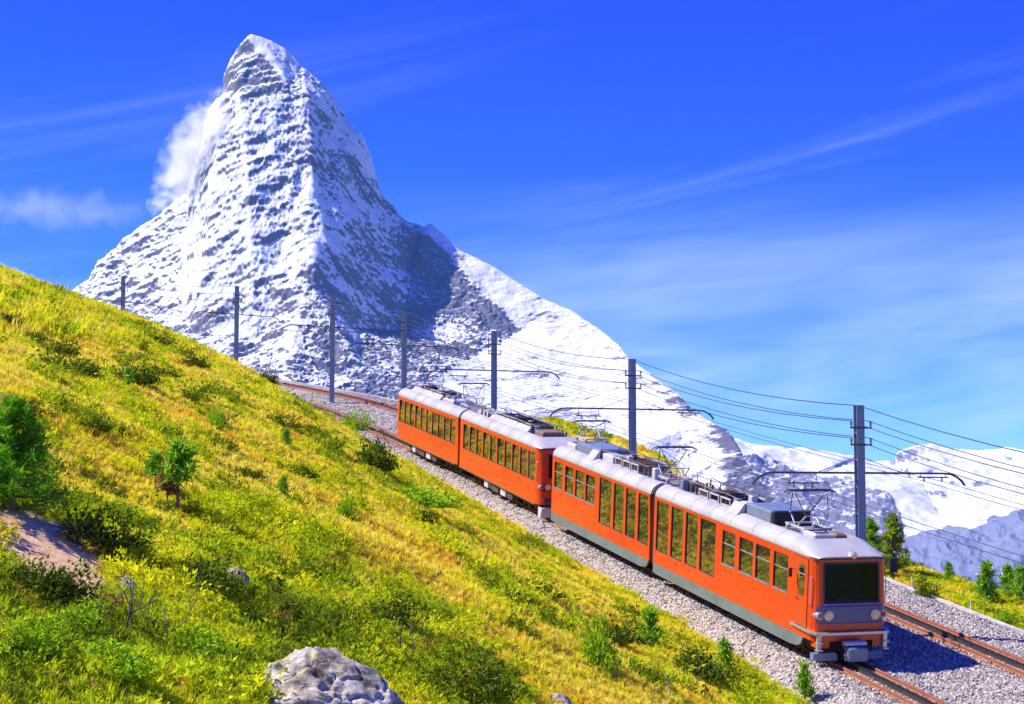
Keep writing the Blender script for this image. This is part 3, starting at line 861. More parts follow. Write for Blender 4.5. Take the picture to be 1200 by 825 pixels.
# ------------------------------------------------------------------ roof equipment
def pantograph(unit, M, x, zbase=3.79, ztop=5.22, flip=1):
    b0 = MB()
    for y in (-.50, .50):
        b0.box(x - .75, x + .75, y - .03, y + .03, zbase + .16, zbase + .22)
    for xx in (x - .72, x + .66):
        b0.box(xx, xx + .06, -.50, .50, zbase + .155, zbase + .215)
    for xx in (x - .6, x + .6):
        for y in (-.5, .5):
            b0.cyl((xx, y, zbase - .01), (xx, y, zbase + .16), .05, 8)
            b0.cyl((xx, y, zbase + .04), (xx, y, zbase + .07), .08, 8)
            b0.cyl((xx, y, zbase + .10), (xx, y, zbase + .13), .08, 8)
    p = b0.build('pantograph', m_pale, unit, M=M)
    lo = MB()
    zk = zbase + .62
    for y in (-.46, .46):
        for d in (-1, 1):
            lo.tube([(x + d*.12, y, zbase + .24), (x + d*.62, y*.92, zk)], .030, 6)
    lo.tube([(x + .62, -.43, zk), (x + .62, .43, zk)], .020, 5)
    lo.tube([(x - .62, -.43, zk), (x - .62, .43, zk)], .020, 5)
    lo.build('lower_arm', m_alu, p)
    up = MB()
    for y in (-1, 1):
        for d in (-1, 1):
            up.tube([(x + d*.62, y*.42, zk), (x + d*.10, y*.60, ztop - .10)], .019, 5)
        up.tube([(x + .62, y*.42, zk), (x + .1, -y*.60, ztop - .10)], .011, 4)
    up.build('upper_arm', m_arm, p)
    hd = MB()
    for d in (-.14, .14):
        hd.tube([(x + d, -.92, ztop - .10), (x + d, -.78, ztop - .01), (x + d, .78, ztop - .01), (x + d, .92, ztop - .10)], .028, 6)
    for y in (-.6, 0, .6):
        hd.tube([(x - .14, y, ztop - .03), (x + .14, y, ztop - .03)], .02, 5)
    hd.build('collector_head', m_arm, p)
    return p
def resistor(unit, M, x0, x1, y0=-.72, y1=.72, z0=3.782, h=.34):
    r0 = MB(); r0.box(x0, x1, y0, y1, z0, z0 + .10)
    for x in (x0, x1 - .05):
        for y in (y0, y1 - .05):
            r0.box(x, x + .05, y, y + .05, z0 + .10, z0 + h + .02)
    for y in (y0, y1 - .04):
        r0.box(x0 - .02, x1 + .02, y - .01, y + .05, z0 + h + .02, z0 + h + .07)
    b0 = r0.build('resistor_bank', m_pale, unit, M=M)
    g_ = MB(); k = int((x1 - x0) / .16)
    for i in range(k):
        x = x0 + .08 + i * (x1 - x0 - .12) / max(1, k - 1)
        g_.box(x - .025, x + .025, y0 + .06, y1 - .06, z0 + .11, z0 + h + random.uniform(-.03, .03))
    g_.build('resistor_grid', m_brown if random.random() < .6 else m_black, b0)
    return b0
def roof_box(unit, M, x0, x1, y0, y1, h, mat, grilles=(), z0=3.782, name='equipment_box', lid=True):
    o = MB().bbox(x0, x1, y0, y1, z0, z0 + h, .03).build(name, mat, unit, M=M)
    if lid:
        MB().bbox(x0 + .08, x1 - .08, y0 + .08, y1 - .08, z0 + h - .005, z0 + h + .025, .012).build('lid', mat, o)
    for gx0, gx1, gy0, gy1 in grilles:
        MB().box(gx0, gx1, gy0, gy1, z0 + h + .026, z0 + h + .034).build('grille', m_black, o)
    return o
def pipes(unit, M, x0, x1, y):
    p = MB()
    for k, dy in enumerate((0, .07, .13)):
        p.tube([(x0, y + dy, 3.82 + .01 * k), ((x0 + x1) / 2, y + dy + random.uniform(-.03, .03), 3.83), (x1, y + dy, 3.82)], .022, 5)
    for x in np.arange(x0 + .3, x1, .7):
        p.box(x - .03, x + .03, y - .05, y + .19, 3.782, 3.86)
    p.build('cable_run', m_copper if random.random() < .5 else m_arm, unit, M=M)
def insulators(unit, M, xs, y):
    i_ = MB()
    for x in xs:
        i_.cyl((x, y, 3.775), (x, y, 4.10), .03, 6)
        for k in range(4):
            i_.cyl((x, y, 3.82 + k * .07), (x, y, 3.85 + k * .07), .07, 8)
    i_.tube([(xs[0], y, 4.10), (xs[-1], y, 4.10)], .018, 5)
    i_.build('busbar', m_brown, unit, M=M)
def bogie(unit, M, xc):
    f = MB()
    for y in (-.86, .78):
        f.box(xc - 1.5, xc + 1.5, y, y + .08, .36, .54)
        for d in (-.95, .95):
            f.box(xc + d - .16, xc + d + .16, y - .03, y + .11, .24, .48)
        f.box(xc - .4, xc + .4, y - .04, y + .12, .50, .70)
    f.box(xc - .3, xc + .3, -.78, .78, .38, .50)
    b0 = f.build('bogie', m_under, unit, M=M)
    for d in (-.95, .95):
        w = MB()
        for y in (-.60, .48):
            w.cyl((xc + d, y, .335), (xc + d, y + .12, .335), .33, 18)
        w.cyl((xc + d, -.6, .335), (xc + d, .6, .335), .07, 8)
        w.build('wheelset', m_under, b0, True)
    return b0

def car(unit, L, s_front, nose, win, style, tail_nose=False):
    s1 = s_front + L
    M = car_frame(s_front, s1, Vector(unit.location))
    path = shell_path(L, nose)
    cum_side = L - (.50 if nose else 0)
    total = sum(math.hypot(c[0]-a[0], c[1]-a[1]) for a, c in zip(path[:-1], path[1:]))
    holes = []
    for x0, x1, z0, z1 in win:                       # x measured from the front, both sides
        holes.append((L + x0, L + x1, z0, z1)); holes.append((total - (L + x1), total - (L + x0), z0, z1))
    screen = None
    if nose:
        mid = total / 2
        screen = (mid - 1.0, mid + 1.0, 1.96, 3.28) if style == 'new' else (mid - .8, mid + .8, 2.0, 3.15)
        holes.append(screen)
    mb = MB()
    cum, pt = wall(mb, path, ZB, ZC, holes)
    mb.add([(-L, -HW, ZB), (-L, HW, ZB), (-L, HW, ZC), (-L, -HW, ZC)], [(0, 1, 2, 3)])
    body = mb.build('car_body', m_orange, unit, M=M)
    MB().box(-L + .02, -.35, -HW + .14, HW - .14, .55, ZB + .25).build('floor', m_under, body)
    MB().box(-1.75, -1.70, -HW + .02, HW - .02, ZB + .26, ZC).build('bulkhead', m_blue, body)
    MB().box(-L + .02, -.12, -HW + .02, HW - .02, ZC - .04, ZC - .01).build('ceiling', m_under, body)
    # roof
    rp = roof_profile(True); rs = []
    xe = -1.35 if nose else -.02
    for x in ((-L + .02), xe):
        rs.append([(x, y, z) for y, z in rp])
    rf = MB().sweep(rs)
    if nose:
        full = [(y, z) for y, z in roof_profile(False)]
        k = len(full); rings = []
        for x, q in ((xe + .004, 0.0), (-1.0, .22), (-.6, .50), (-.3, .74), (-.13, .90)):
            hw = 1.0 - (0 if x < -.55 else (x + .55) / .55 * .17)
            rings.append([(x, y * hw, 3.42 + (z - 3.42) * (1 - q) + .02 * q) for y, z in full])
        hood = MB().sweep(rings).build('roof_hood', m_roof, unit, True, M)
        MB().box(xe - .012, xe + .016, -1.30, 1.30, 3.42, 3.44)
    roof = rf.build('roof', m_roof, unit, M=M)
    MB().box(-L + .05, xe - .02, -.795, .795, 3.70, 3.781).build('roof_deck', m_deck, roof)
    for y in (-1.328, 1.328):
        MB().box(-L + .01, -.5 if nose else -.01, min(y, y * 1.004), max(y, y * 1.004), 3.395, 3.43).build('rain_gutter', m_alu, roof)
    seams = MB()
    for x in np.arange(-L + 1.8, xe - .3, 1.9):
        ring = [(y * 1.002, z + .004) for y, z in ROOFP]
        seams.sweep([[(x - .012, y, z) for y, z in ring] + [(x - .012, y + .03, z - .03) for y, z in ring[::-1]],
                     [(x + .012, y, z) for y, z in ring] + [(x + .012, y + .03, z - .03) for y, z in ring[::-1]]])
    seams.build('roof_seam', m_deck, roof)
    for x0, x1, z0, z1 in win:
        small = z1 - z0 < 1.5
        for sg in (-1, 1):
            window(unit, M, x0, x1, z0, z1, sg, bar=(z0 + (z1 - z0) * .62) if small else None, sill=(style == 'new' and small))
    sm = MB()
    gaps = sorted([(w_[0], w_[1]) for w_ in win])
    for ga, gb in zip(gaps[:-1], gaps[1:]):
        if style == 'new' and gb[0] - ga[1] > .45 or style == 'old' and abs(gaps.index(gb) % 4) == 2:
            xm = (ga[1] + gb[0]) / 2
            for sg in (-1, 1):
                sm.box(xm - .006, xm + .006, *sorted((sg * (HW - .002), sg * (HW + .003))), ZB + .01, ZC - .03)
    for sg in (-1, 1):
        sm.box(-L + .02, -1.5 if nose else -.02, *sorted((sg * (HW - .002), sg * (HW + .0035))), 1.10, 1.112)
    sm.build('panel_seam', m_door, body)
    # lower side
    if style == 'new':
        for y in (-HW + .01, HW - .01):
            x1 = -.75 if nose else -.04
            poly = [(-L + .05, .715), (-L + .05, .34), (-L + .4, .31), (x1 - .95, .31), (x1 - .45, .36), (x1 - .18, .46), (x1, .715)]
            MB().prism(poly, 'y', y - .02, y + .02).build('skirt', m_skirt, unit, M=M)
        MB().box(-L + .2, -1.1, -1.15, 1.15, .30, .60).build('underframe_block', m_under, unit, M=M)  # dark box added under the new cars to block light
    else:
        for y in (-HW - .004, HW + .004):
            MB().box(-L + .01, -.5, y - .012, y + .012, ZB - .06, ZB + .02).build('sole_bar', m_copper, unit, M=M)
        MB().box(-L + .15, -.6, -1.02, 1.02, .58, ZB - .01).build('underframe_block', m_under, unit, M=M)
        bogie(unit, M, -2.7); bogie(unit, M, -L + 2.7)
        for x0, x1, mt in ((-5.6, -4.7, m_under), (-6.9, -6.0, m_pale), (-8.6, -7.3, m_under), (-10.0, -9.3, m_pale)):
            for sg in (-1, 1):
                ya, yb = sorted((sg * .78, sg * 1.20))
                MB().bbox(x0, x1, ya, yb, .24, .60, .025).build('under_floor_box', mt, unit, M=M)
    if nose:
        nose_parts(unit, M, style, path, cum, pt, screen, body)
    return M

def nose_parts(unit, M, style, path, cum, pt, screen, body):
    # windscreen pane set into its opening
    u0, u1, z0, z1 = screen
    q = [pt(u0 + .01, z0 + .01, .03), pt(u1 - .01, z0 + .01, .03), pt(u1 - .01, z1 - .01, .03), pt(u0 + .01, z1 - .01, .03)]
    q2 = [(a[0] - .012, a[1], a[2]) for a in q]
    ws = MB().add(q + q2, [(0,1,2,3),(7,6,5,4),(0,4,5,1),(1,5,6,2),(2,6,7,3),(3,7,4,0)]).build('windscreen', m_screen, unit, M=M)
    fr = MB()
    ou = [pt(u0 - .02, z0 - .02, -.004), pt(u1 + .02, z0 - .02, -.004), pt(u1 + .02, z1 + .02, -.004), pt(u0 - .02, z1 + .02, -.004)]
    inn = [pt(u0 + .05, z0 + .05, -.004), pt(u1 - .05, z0 + .05, -.004), pt(u1 - .05, z1 - .05, -.004), pt(u0 + .05, z1 - .05, -.004)]
    deep = [(a[0] - .04, a[1], a[2]) for a in inn]
    fr.add(ou + inn + deep, [(i, (i+1) % 4, 4+(i+1) % 4, 4+i) for i in range(4)] + [(4+i, 4+(i+1) % 4, 8+(i+1) % 4, 8+i) for i in range(4)])
    fr.build('rubber_seal', m_rub, ws)
    wp = MB(); wp.tube([(.03, .10, 2.02), (.02, -.55, 2.12)], .012, 5); wp.tube([(.035, .10, 1.95), (.03, .10, 2.03)], .03, 6)
    wp.tube([(.04, -.15, 1.99), (.0, .45, 2.06)], .020, 5)
    wp.build('wiper', m_rub, ws)
    # cab interior
    MB().bbox(-.75, -.22, -.95, .95, ZB + .3, 2.02, .06).build('driver_desk', m_dash, body)
    st = MB(); st.bbox(-1.50, -1.32, -.72, -.22, 1.55, 2.62, .07); st.bbox(-1.48, -1.0, -.74, -.20, 1.42, 1.58, .05)
    st.build('driver_seat', m_seat, body)
    # dark lamp panel wrapping the front under the windscreen
    lp = MB()
    up = [p for p in path if p[0] > -.12]
    zs = ((1.30, .012), (1.34, .03), (1.86, .03), (1.90, .012)) if style == 'new' else ((1.38, .012), (1.41, .022), (1.70, .022), (1.73, .012))
    rings = []
    for z, o in zs:
        rings.append([(x + o, y * .985, z) for x, y in up])
    k = len(up)
    lp.add([p for r_ in rings for p in r_], [(a*k+i, a*k+i+1, (a+1)*k+i+1, (a+1)*k+i) for a in range(3) for i in range(k-1)])
    lp.build('lamp_panel', m_blue if style == 'new' else m_rub, unit, M=M)
    if style == 'new':
        sl_ = MB(); sl_.tube([(.05, -1.02, 1.95), (.055, 0, 1.95), (.05, 1.02, 1.95)], .018, 5); sl_.build('windscreen_rail', m_alu, unit, M=M)
    zl = 1.58
    for sg in (-1, 1):
        h = MB(); h.cyl((.0, sg*.84, zl), (.075, sg*.84, zl), .165, 18); hl = h.build('headlight', m_alu, unit, True, M)
        MB().cyl((.07, sg*.84, zl), (.10, sg*.84, zl), .135, 18, .11).build('lens', m_ylamp, hl, True)
        t = MB(); t.cyl((-.30, sg*1.20, zl), (.06, sg*1.14, zl), .10, 14, .125); tl = t.build('tail_lamp', m_alu, unit, True, M)
        MB().cyl((.055, sg*1.14, zl), (.085, sg*1.14, zl), .10, 14, .08).build('lens', m_rlamp, tl, True)
        hr = MB(); hr.tube([(-.33, sg*1.30, 1.85), (-.28, sg*1.36, 1.9), (-.28, sg*1.36, 2.75), (-.33, sg*1.30, 2.8)], .018, 6); hr.build('handrail', m_alu, unit, M=M)
    if style == 'new':
        c = MB(); c.cyl((-.34, .06, 3.52), (-.08, .06, 3.52), .115, 16); lh = c.build('roof_headlight', m_alu, unit, True, M)
        MB().cyl((-.082, .06, 3.52), (-.05, .06, 3.52), .10, 16, .08).build('lens', m_ylamp, lh, True)
        # bumper bar running round from the cab doors
        pp = [(-1.75, -1.36)] + [(x + .05 if x > -.3 else x, y * 1.035) for x, y in NOSE]
        pp = [(-1.75, -1.335), (-1.6, -1.40)] + [(-.5, -1.42), (-.12, -1.42), (.16, -1.32), (.22, -1.2)]
        pp = pp + [(x, -y) for x, y in pp[::-1]]
        bu = MB(); rings = []
        for x, y in pp:
            f = .84 if abs(y) > .5 else 1
            rings.append([(x, y, .97), (x - (.12 if x > -.3 else 0), y * (.93 if x <= .2 else .97), .97), (x - (.12 if x > -.3 else 0), y * (.93 if x <= .2 else .97), 1.05), (x, y, 1.05)])
        bu.sweep(rings)
        bu.build('step_bar', m_alu, unit, M=M)
        ap = MB()
        ap.box(-.35, .06, -1.18, 1.18, .76, .968)
        for sg in (-1, 1):
            ya, yb = sorted((sg * .78, sg * 1.22)); ap.box(-.35, .065, ya, yb, .52, .758)
        ap.build('apron', m_orange, unit, M=M)
        for sg in (-1, 1):
            ya, yb = sorted((sg * 1.12, sg * 1.26))
            st = MB(); st.box(.07, .16, ya, yb, .48, .965); st.box(.07, .26, ya - .03, yb + .03, .46, .50); st.box(.07, .26, ya - .03, yb + .03, .70, .73)
            st.build('foot_step', m_alu, unit, M=M)
        for sg in (-1, 1):
            d = MB(); y = sg * (HW + .004); ya, yb = sorted((y, y + sg * .018))
            fr_ = [(-1.40, 1.08), (-.56, 1.08), (-.56, 3.30), (-1.40, 3.30)]
            d.box(-1.42, -.55, ya, yb, 1.08, 3.32)
            dr = d.build('cab_door', m_door, unit, M=M)
            g_ = MB(); yy = sg * (HW + .0235); y1_, y2_ = sorted((yy, yy + sg * .006))
            g_.prism(rounded(-1.20, -.76, 2.08, 3.12, .10, 4), 'y', y1_, y2_); pn = g_.build('pane', m_glass, dr)
            s_ = MB()
            for z in (2.80,):
                s_.box(-1.25, -.70, y2_ - .003 if sg > 0 else y1_ - .012, y2_ + .012 if sg > 0 else y1_ + .003, z - .02, z + .02)
            s_.build('window_bar', m_alu, dr)
            hh = MB(); hh.tube([(-1.30, sg*(HW+.03), 1.95), (-1.30, sg*(HW+.07), 1.95), (-1.18, sg*(HW+.07), 1.95)], .018, 6); hh.build('handle', m_rub, dr)
            gp = MB()
            for xa, xb, za, zb in ((-1.445, -1.42, 1.06, 3.34), (-.55, -.525, 1.06, 3.34), (-1.445, -.525, 3.32, 3.345), (-1.445, -.525, 1.055, 1.08)):
                gp.box(xa, xb, *sorted((sg*(HW+.002), sg*(HW+.008))), za, zb)
            gp.build('door_seal', m_rub, dr)
        for sg in (-1,):
            mi = MB(); mi.tube([(-1.44, -HW, 2.9), (-1.40, -HW - .22, 2.86)], .012, 5); mi.bbox(-1.44, -1.37, -HW - .30, -HW - .18, 2.62, 2.92, .015)
            mi.build('wing_mirror', m_rub, unit, M=M)
        # coupler
        cp_ = MB(); cp_.box(-.3, .30, -.16, .16, .42, .66); cp_.bbox(.28, .62, -.37, .37, .18, .62, .05)
        cu = cp_.build('coupler', m_bluebox, unit, M=M)
        MB().bbox(.18, .44, -.40, .40, .66, .78, .03).build('coupler_hood', m_pale, cu)
        MB().cyl((.45, -.42, .36), (.45, -.37, .36), .05, 8).build('coupler_lamp', m_ylamp, cu)
        hs = MB()
        for sg in (-1, 1):
            hs.tube([(.05, sg*.5, .72), (.22, sg*.52, .5), (.30, sg*.42, .34), (.30, sg*.36, .40)], .022, 5)
        hs.build('brake_hose', m_rub, cu)
        for sg in (-1, 1):
            pl = MB(); poly = [(sg*.42, .08), (sg*1.26, .08), (sg*1.26, .30), (sg*.50, .36)]
            pl.sweep([[(-.06 - .35 * abs(y) * 0 - .28, y, z) for y, z in poly], [(.02 - .10 * (abs(y) > .9), y, z) for y, z in poly]])
            pl.build('snow_plough', m_bluebox, unit, M=M)
        MB().box(-1.2, -.36, -1.0, 1.0, .30, .71).build('cab_underframe', m_under, unit, M=M)
    else:
        cp_ = MB(); cp_.box(-.3, .45, -.16, .16, .42, .66); cp_.bbox(.4, .72, -.30, .30, .28, .68, .05); cp_.build('coupler', m_bluebox, unit, M=M)
        pl = MB(); pl.sweep([[(-.25, y, z) for y, z in ((-1.22, .10), (1.22, .10), (1.22, .62), (-1.22, .62))], [(.12, y, z) for y, z in ((-1.22, .10), (1.22, .10), (1.15, .55), (-1.15, .55))]])
        pl.build('snow_plough', m_pale, unit, M=M)
        MB().bbox(.0, .12, -1.1, 1.1, .80, 1.0, .03).build('buffer_beam', m_under, unit, M=M)
        st = MB()
        for z in (1.12, 1.2): st.box(.02, .10, -.5, .5, z, z + .03)
        st.build('foot_step', m_alu, unit, M=M)

# ------------------------------------------------------------------ front unit
ZS = (ZC - 1.50, ZC - .25); ZBIG = (ZC - 2.15, ZC - .14)
S0 = -3.31
u_front = empty('railcar_unit', Vector(trk(S0, OL)))
tag(u_front, 'modern orange rack railcar pair with big panorama windows and driver cab leading', 'train', 'coupled railcar units of the train')
winA = [(-3.24, -2.09, *ZS), (-4.71, -3.51, *ZS), (-6.11, -4.93, *ZS), (-7.64, -6.48, *ZS), (-9.72, -8.26, *ZBIG), (-11.17, -9.97, *ZBIG), (-12.67, -11.43, *ZBIG), (-14.24, -12.95, *ZBIG)]
MA = car(u_front, 14.48, S0, True, winA, 'new')
SB = S0 + 14.48 + .26
winB = [(-1.41, -.19, *ZBIG), (-2.89, -1.72, *ZBIG), (-4.38, -3.15, *ZBIG), (-6.23, -4.69, *ZBIG), (-8.07, -6.82, *ZS), (-9.53, -8.25, *ZS), (-10.99, -9.77, *ZS), (-12.59, -11.37, *ZS)]
MBm = car(u_front, 12.92, SB, False, winB, 'new')
def bellows(unit, M, length):
    g_ = MB(); k = 7
    rings = []
    for i in range(k):
        e = .03 if i % 2 else -.03
        x = .02 + (length - .04) * i / (k - 1)
        rings.append([(x, y * (1 + e * .4), z + e) for y, z in ((-1.22, .62), (1.22, .62), (1.24, 3.3), (.9, 3.72), (-.9, 3.72), (-1.24, 3.3))])
    g_.sweep(rings); g_.build('gangway_bellows', m_rub, unit, M=M)
bellows(u_front, MBm, .26)
# roof equipment, front car
roof_box(u_front, MA, -2.55, -1.60, -.62, .10, .18, m_pale, ((-2.45, -2.15, -.52, -.02), (-2.0, -1.72, -.52, -.02)))
roof_box(u_front, MA, -2.50, -1.75, .22, .66, .14, m_brown)
pantograph(u_front, MA, -3.35)
roof_box(u_front, MA, -4.80, -4.62, -.72, .70, .50, m_black, lid=False)
roof_box(u_front, MA, -6.90, -4.84, -.74, .72, .46, m_bluebox)
roof_box(u_front, MA, -7.75, -7.15, -.70, -.20, .40, m_pale)
roof_box(u_front, MA, -7.9, -7.1, -.05, .70, .30, m_bluebox)
for x0 in (-8.9, -9.95, -11.0):
    resistor(u_front, MA, x0 - .42, x0 + .45, h=.30)
insulators(u_front, MA, (-11.8, -12.3, -12.8), -.45); insulators(u_front, MA, (-11.9, -12.6, -13.2), .35)
roof_box(u_front, MA, -13.9, -13.3, -.55, .30, .26, m_brown)
pipes(u_front, MA, -13.9, -8.2, .58); pipes(u_front, MA, -4.3, -2.6, .60)
def fairing(unit, M, x0, x1):
    """light grey tilted panel standing up from the roof shoulder"""
    f = MB(); f.sweep([[(x0, -1.10, 3.80), (x0, -.78, 3.90), (x0, -.74, 4.20), (x0, -.80, 4.20)], [(x1, -1.10, 3.80), (x1, -.78, 3.90), (x1, -.74, 4.20), (x1, -.80, 4.20)]])
    f.build('roof_fairing', m_roof, unit, M=M)
fairing(u_front, MA, -7.85, -6.95); fairing(u_front, MBm, -8.75, -7.85)
# roof equipment, second car
pantograph(u_front, MBm, -.95)
insulators(u_front, MBm, (-1.9, -2.4, -2.9), -.50); insulators(u_front, MBm, (-2.0, -2.6), .30)
for x0 in (-3.6, -4.6, -5.6):
    resistor(u_front, MBm, x0 - .42, x0 + .42, h=.34)
roof_box(u_front, MBm, -7.7, -6.35, -.70, -.05, .36, m_pale); roof_box(u_front, MBm, -7.5, -6.4, .05, .70, .30, m_brown)
roof_box(u_front, MBm, -11.2, -8.0, -.74, .74, .46, m_bluebox)
pipes(u_front, MBm, -7.8, -1.4, .58)
pantograph(u_front, MBm, -11.95 + 1.6 - .9, zbase=4.25, ztop=5.22)
roof_box(u_front, MBm, -12.7, -11.5, -.70, .30, .28, m_pale, ((-12.5, -12.15, -.6, -.1), (-12.0, -11.65, -.6, -.1)))

# ------------------------------------------------------------------ rear unit
SR = 26.30
u_rear = empty('railcar_unit', Vector(trk(SR, OL)))
tag(u_rear, 'older orange rack railcar pair with rows of narrow windows, coupled behind the modern unit', 'train', 'coupled railcar units of the train')
ZO = (ZC - 1.62, ZC - .24)
def row(x0, pitch, w, n_): return [(x0 - i * pitch - w, x0 - i * pitch, *ZO) for i in range(n_)]
MC = car(u_rear, 14.75, SR, True, row(-.61, 1.366, 1.18, 10), 'old')
SD = SR + 14.75 + .30
MD = car(u_rear, 13.20, SD, False, row(-.62, 1.235, 1.07, 10), 'old')
bellows(u_rear, MD, .30)
def long_panel(unit, M, x0, x1):
    for a, c in ((x0, (x0 * 2 + x1) / 3), ((x0 * 2 + x1) / 3, (x0 + 2 * x1) / 3), ((x0 + 2 * x1) / 3, x1)):
        p = MB(); p.sweep([[(x, -.86, 3.86), (x, -.62, 4.12), (x, -.56, 4.12), (x, -.70, 3.80)] for x in (a + .02, c - .02)])
        p.build('roof_panel', m_roof, unit, M=M)
long_panel(u_rear, MC, -10.6, -3.6); long_panel(u_rear, MD, -11.8, -5.6)
for x0 in (-4.6, -5.9, -7.2, -8.5, -9.8):
    resistor(u_rear, MC, x0 - .5, x0 + .5, y0=-.52, y1=.74, h=.36)
for x0 in (-6.8, -8.1, -11.4):
    resistor(u_rear, MD, x0 - .5, x0 + .5, y0=-.52, y1=.74, h=.36)
roof_box(u_rear, MC, -3.1, -1.8, -.60, .55, .26, m_brown); insulators(u_rear, MC, (-1.9, -2.5, -3.1), .66)
pipes(u_rear, MC, -13.6, -3.6, .76 - .2); pipes(u_rear, MD, -12.2, -4.6, .56)
roof_box(u_rear, MC, -13.6, -11.6, -.66, .60, .22, m_pale); roof_box(u_rear, MD, -5.6, -3.4, -.66, .60, .22, m_pale)
insulators(u_rear, MD, (-4.6, -5.4, -6.0), -.55); insulators(u_rear, MC, (-11.2, -11.9, -12.6), -.70)
pantograph(u_rear, MD, -1.6); pantograph(u_rear, MD, -9.9)

# more clutter between the big boxes: conductor rails on posts, junction boxes, loose cables
for unit, M, xa, xb in ((u_front, MA, -13.6, -7.6), (u_front, MBm, -7.8, -1.2), (u_rear, MC, -12.8, -2.2), (u_rear, MD, -12.4, -2.6)):
    for y, zc in ((-.62, 4.26), (.12, 4.34), (.70, 4.22)):
        rl = MB(); xs = np.arange(xa, xb, 1.15)
        rl.tube([(x, y + random.uniform(-.03, .03), zc + random.uniform(-.03, .03)) for x in xs], .020, 5)
        for x in xs[::2]:
            rl.cyl((x, y, 3.775), (x, y, zc), .022, 5)
            for k in range(3): rl.cyl((x, y, 3.95 + k * .07), (x, y, 3.975 + k * .07), .06, 7)
        rl.build('conductor_rail', m_arm if y > 0 else m_brown, unit, M=M)
    for k in range(5):
        x = random.uniform(xa, xb); y = random.uniform(-.6, .4)
        MB().bbox(x - .16, x + .16, y - .12, y + .12, 3.775, 4.10 + random.uniform(0, .2), .02).build('junction_box', random.choice((m_pale, m_bluebox, m_black)), unit, M=M)
# ------------------------------------------------------------------ plant materials
def leaf_mat(name, instanced=True, col=(.1, .2, .02), var=.35, trans=.35):
    m = bpy.data.materials.new(name); m.use_nodes = True
    n, l = m.node_tree.nodes, m.node_tree.links; n.clear()
    o = N(n, 'ShaderNodeOutputMaterial'); d = N(n, 'ShaderNodeBsdfDiffuse'); t = N(n, 'ShaderNodeBsdfTranslucent'); mx_ = N(n, 'ShaderNodeMixShader', ins={0: trans})
    if instanced:
        a = N(n, 'ShaderNodeAttribute', attribute_type='INSTANCER', attribute_name='tint'); c = a.outputs['Color']
    else:
        oi = N(n, 'ShaderNodeNewGeometry')
        hv = N(n, 'ShaderNodeHueSaturation', ins={'Color': (*col, 1)})
        mr = N(n, 'ShaderNodeMapRange', ins={'To Min': 1 - var, 'To Max': 1 + var}); l.new(oi.outputs['Random Per Island'], mr.inputs['Value']); l.new(mr.outputs[0], hv.inputs['Value'])
        m2 = N(n, 'ShaderNodeMapRange', ins={'To Min': .475, 'To Max': .52}); l.new(oi.outputs['Random Per Island'], m2.inputs['Value']); l.new(m2.outputs[0], hv.inputs['Hue'])
        c = hv.outputs['Color']
    l.new(c, d.inputs['Color']); l.new(c, t.inputs['Color'])
    l.new(d.outputs[0], mx_.inputs[1]); l.new(t.outputs[0], mx_.inputs[2]); l.new(mx_.outputs[0], o.inputs['Surface'])
    return m
m_blade = leaf_mat('grass_blades', trans=.45); m_cover = leaf_mat('low_shrub_leaves', trans=.45)
m_stone, n, l, b = mat_new('loose_ballast_stone')
a_ = N(n, 'ShaderNodeAttribute', attribute_type='INSTANCER', attribute_name='tint'); l.new(a_.outputs['Color'], b.inputs['Base Color']); b.inputs['Roughness'].default_value = .9
m_bark = simple_mat('grey_brown_bark', (.16, .11, .08), .9, 0, .3, 9.0, .004)
m_dead = simple_mat('weathered_dead_wood', (.13, .085, .075), .9, 0, .35, 8.0, .004)

def unlinked(name, me, mat):
    me.materials.append(mat)
    return bpy.data.objects.new(name, me)
def tuft(seed, nb=18, h=(.10, .26), spread=.11, lean=.5, w=.010):
    r = random.Random(seed); v, f = [], []
    for _ in range(nb):
        a = r.uniform(0, 6.283); q = spread * math.sqrt(r.random()); x, y = q * math.cos(a), q * math.sin(a)
        hh = r.uniform(*h); la = a + r.uniform(-.8, .8); ln = r.uniform(.1, lean) * hh
        dx, dy = math.cos(la), math.sin(la); sx, sy = -dy * w, dx * w
        k = len(v)
        v += [(x - sx, y - sy, -.03), (x + sx, y + sy, -.03), (x + dx*ln*.35 + sx*.8, y + dy*ln*.35 + sy*.8, hh*.6), (x + dx*ln*.35 - sx*.8, y + dy*ln*.35 - sy*.8, hh*.6), (x + dx*ln, y + dy*ln, hh)]
        f += [(k, k+1, k+2), (k, k+2, k+3), (k+3, k+2, k+4)]
    return mesh_np('tuft', v, f)
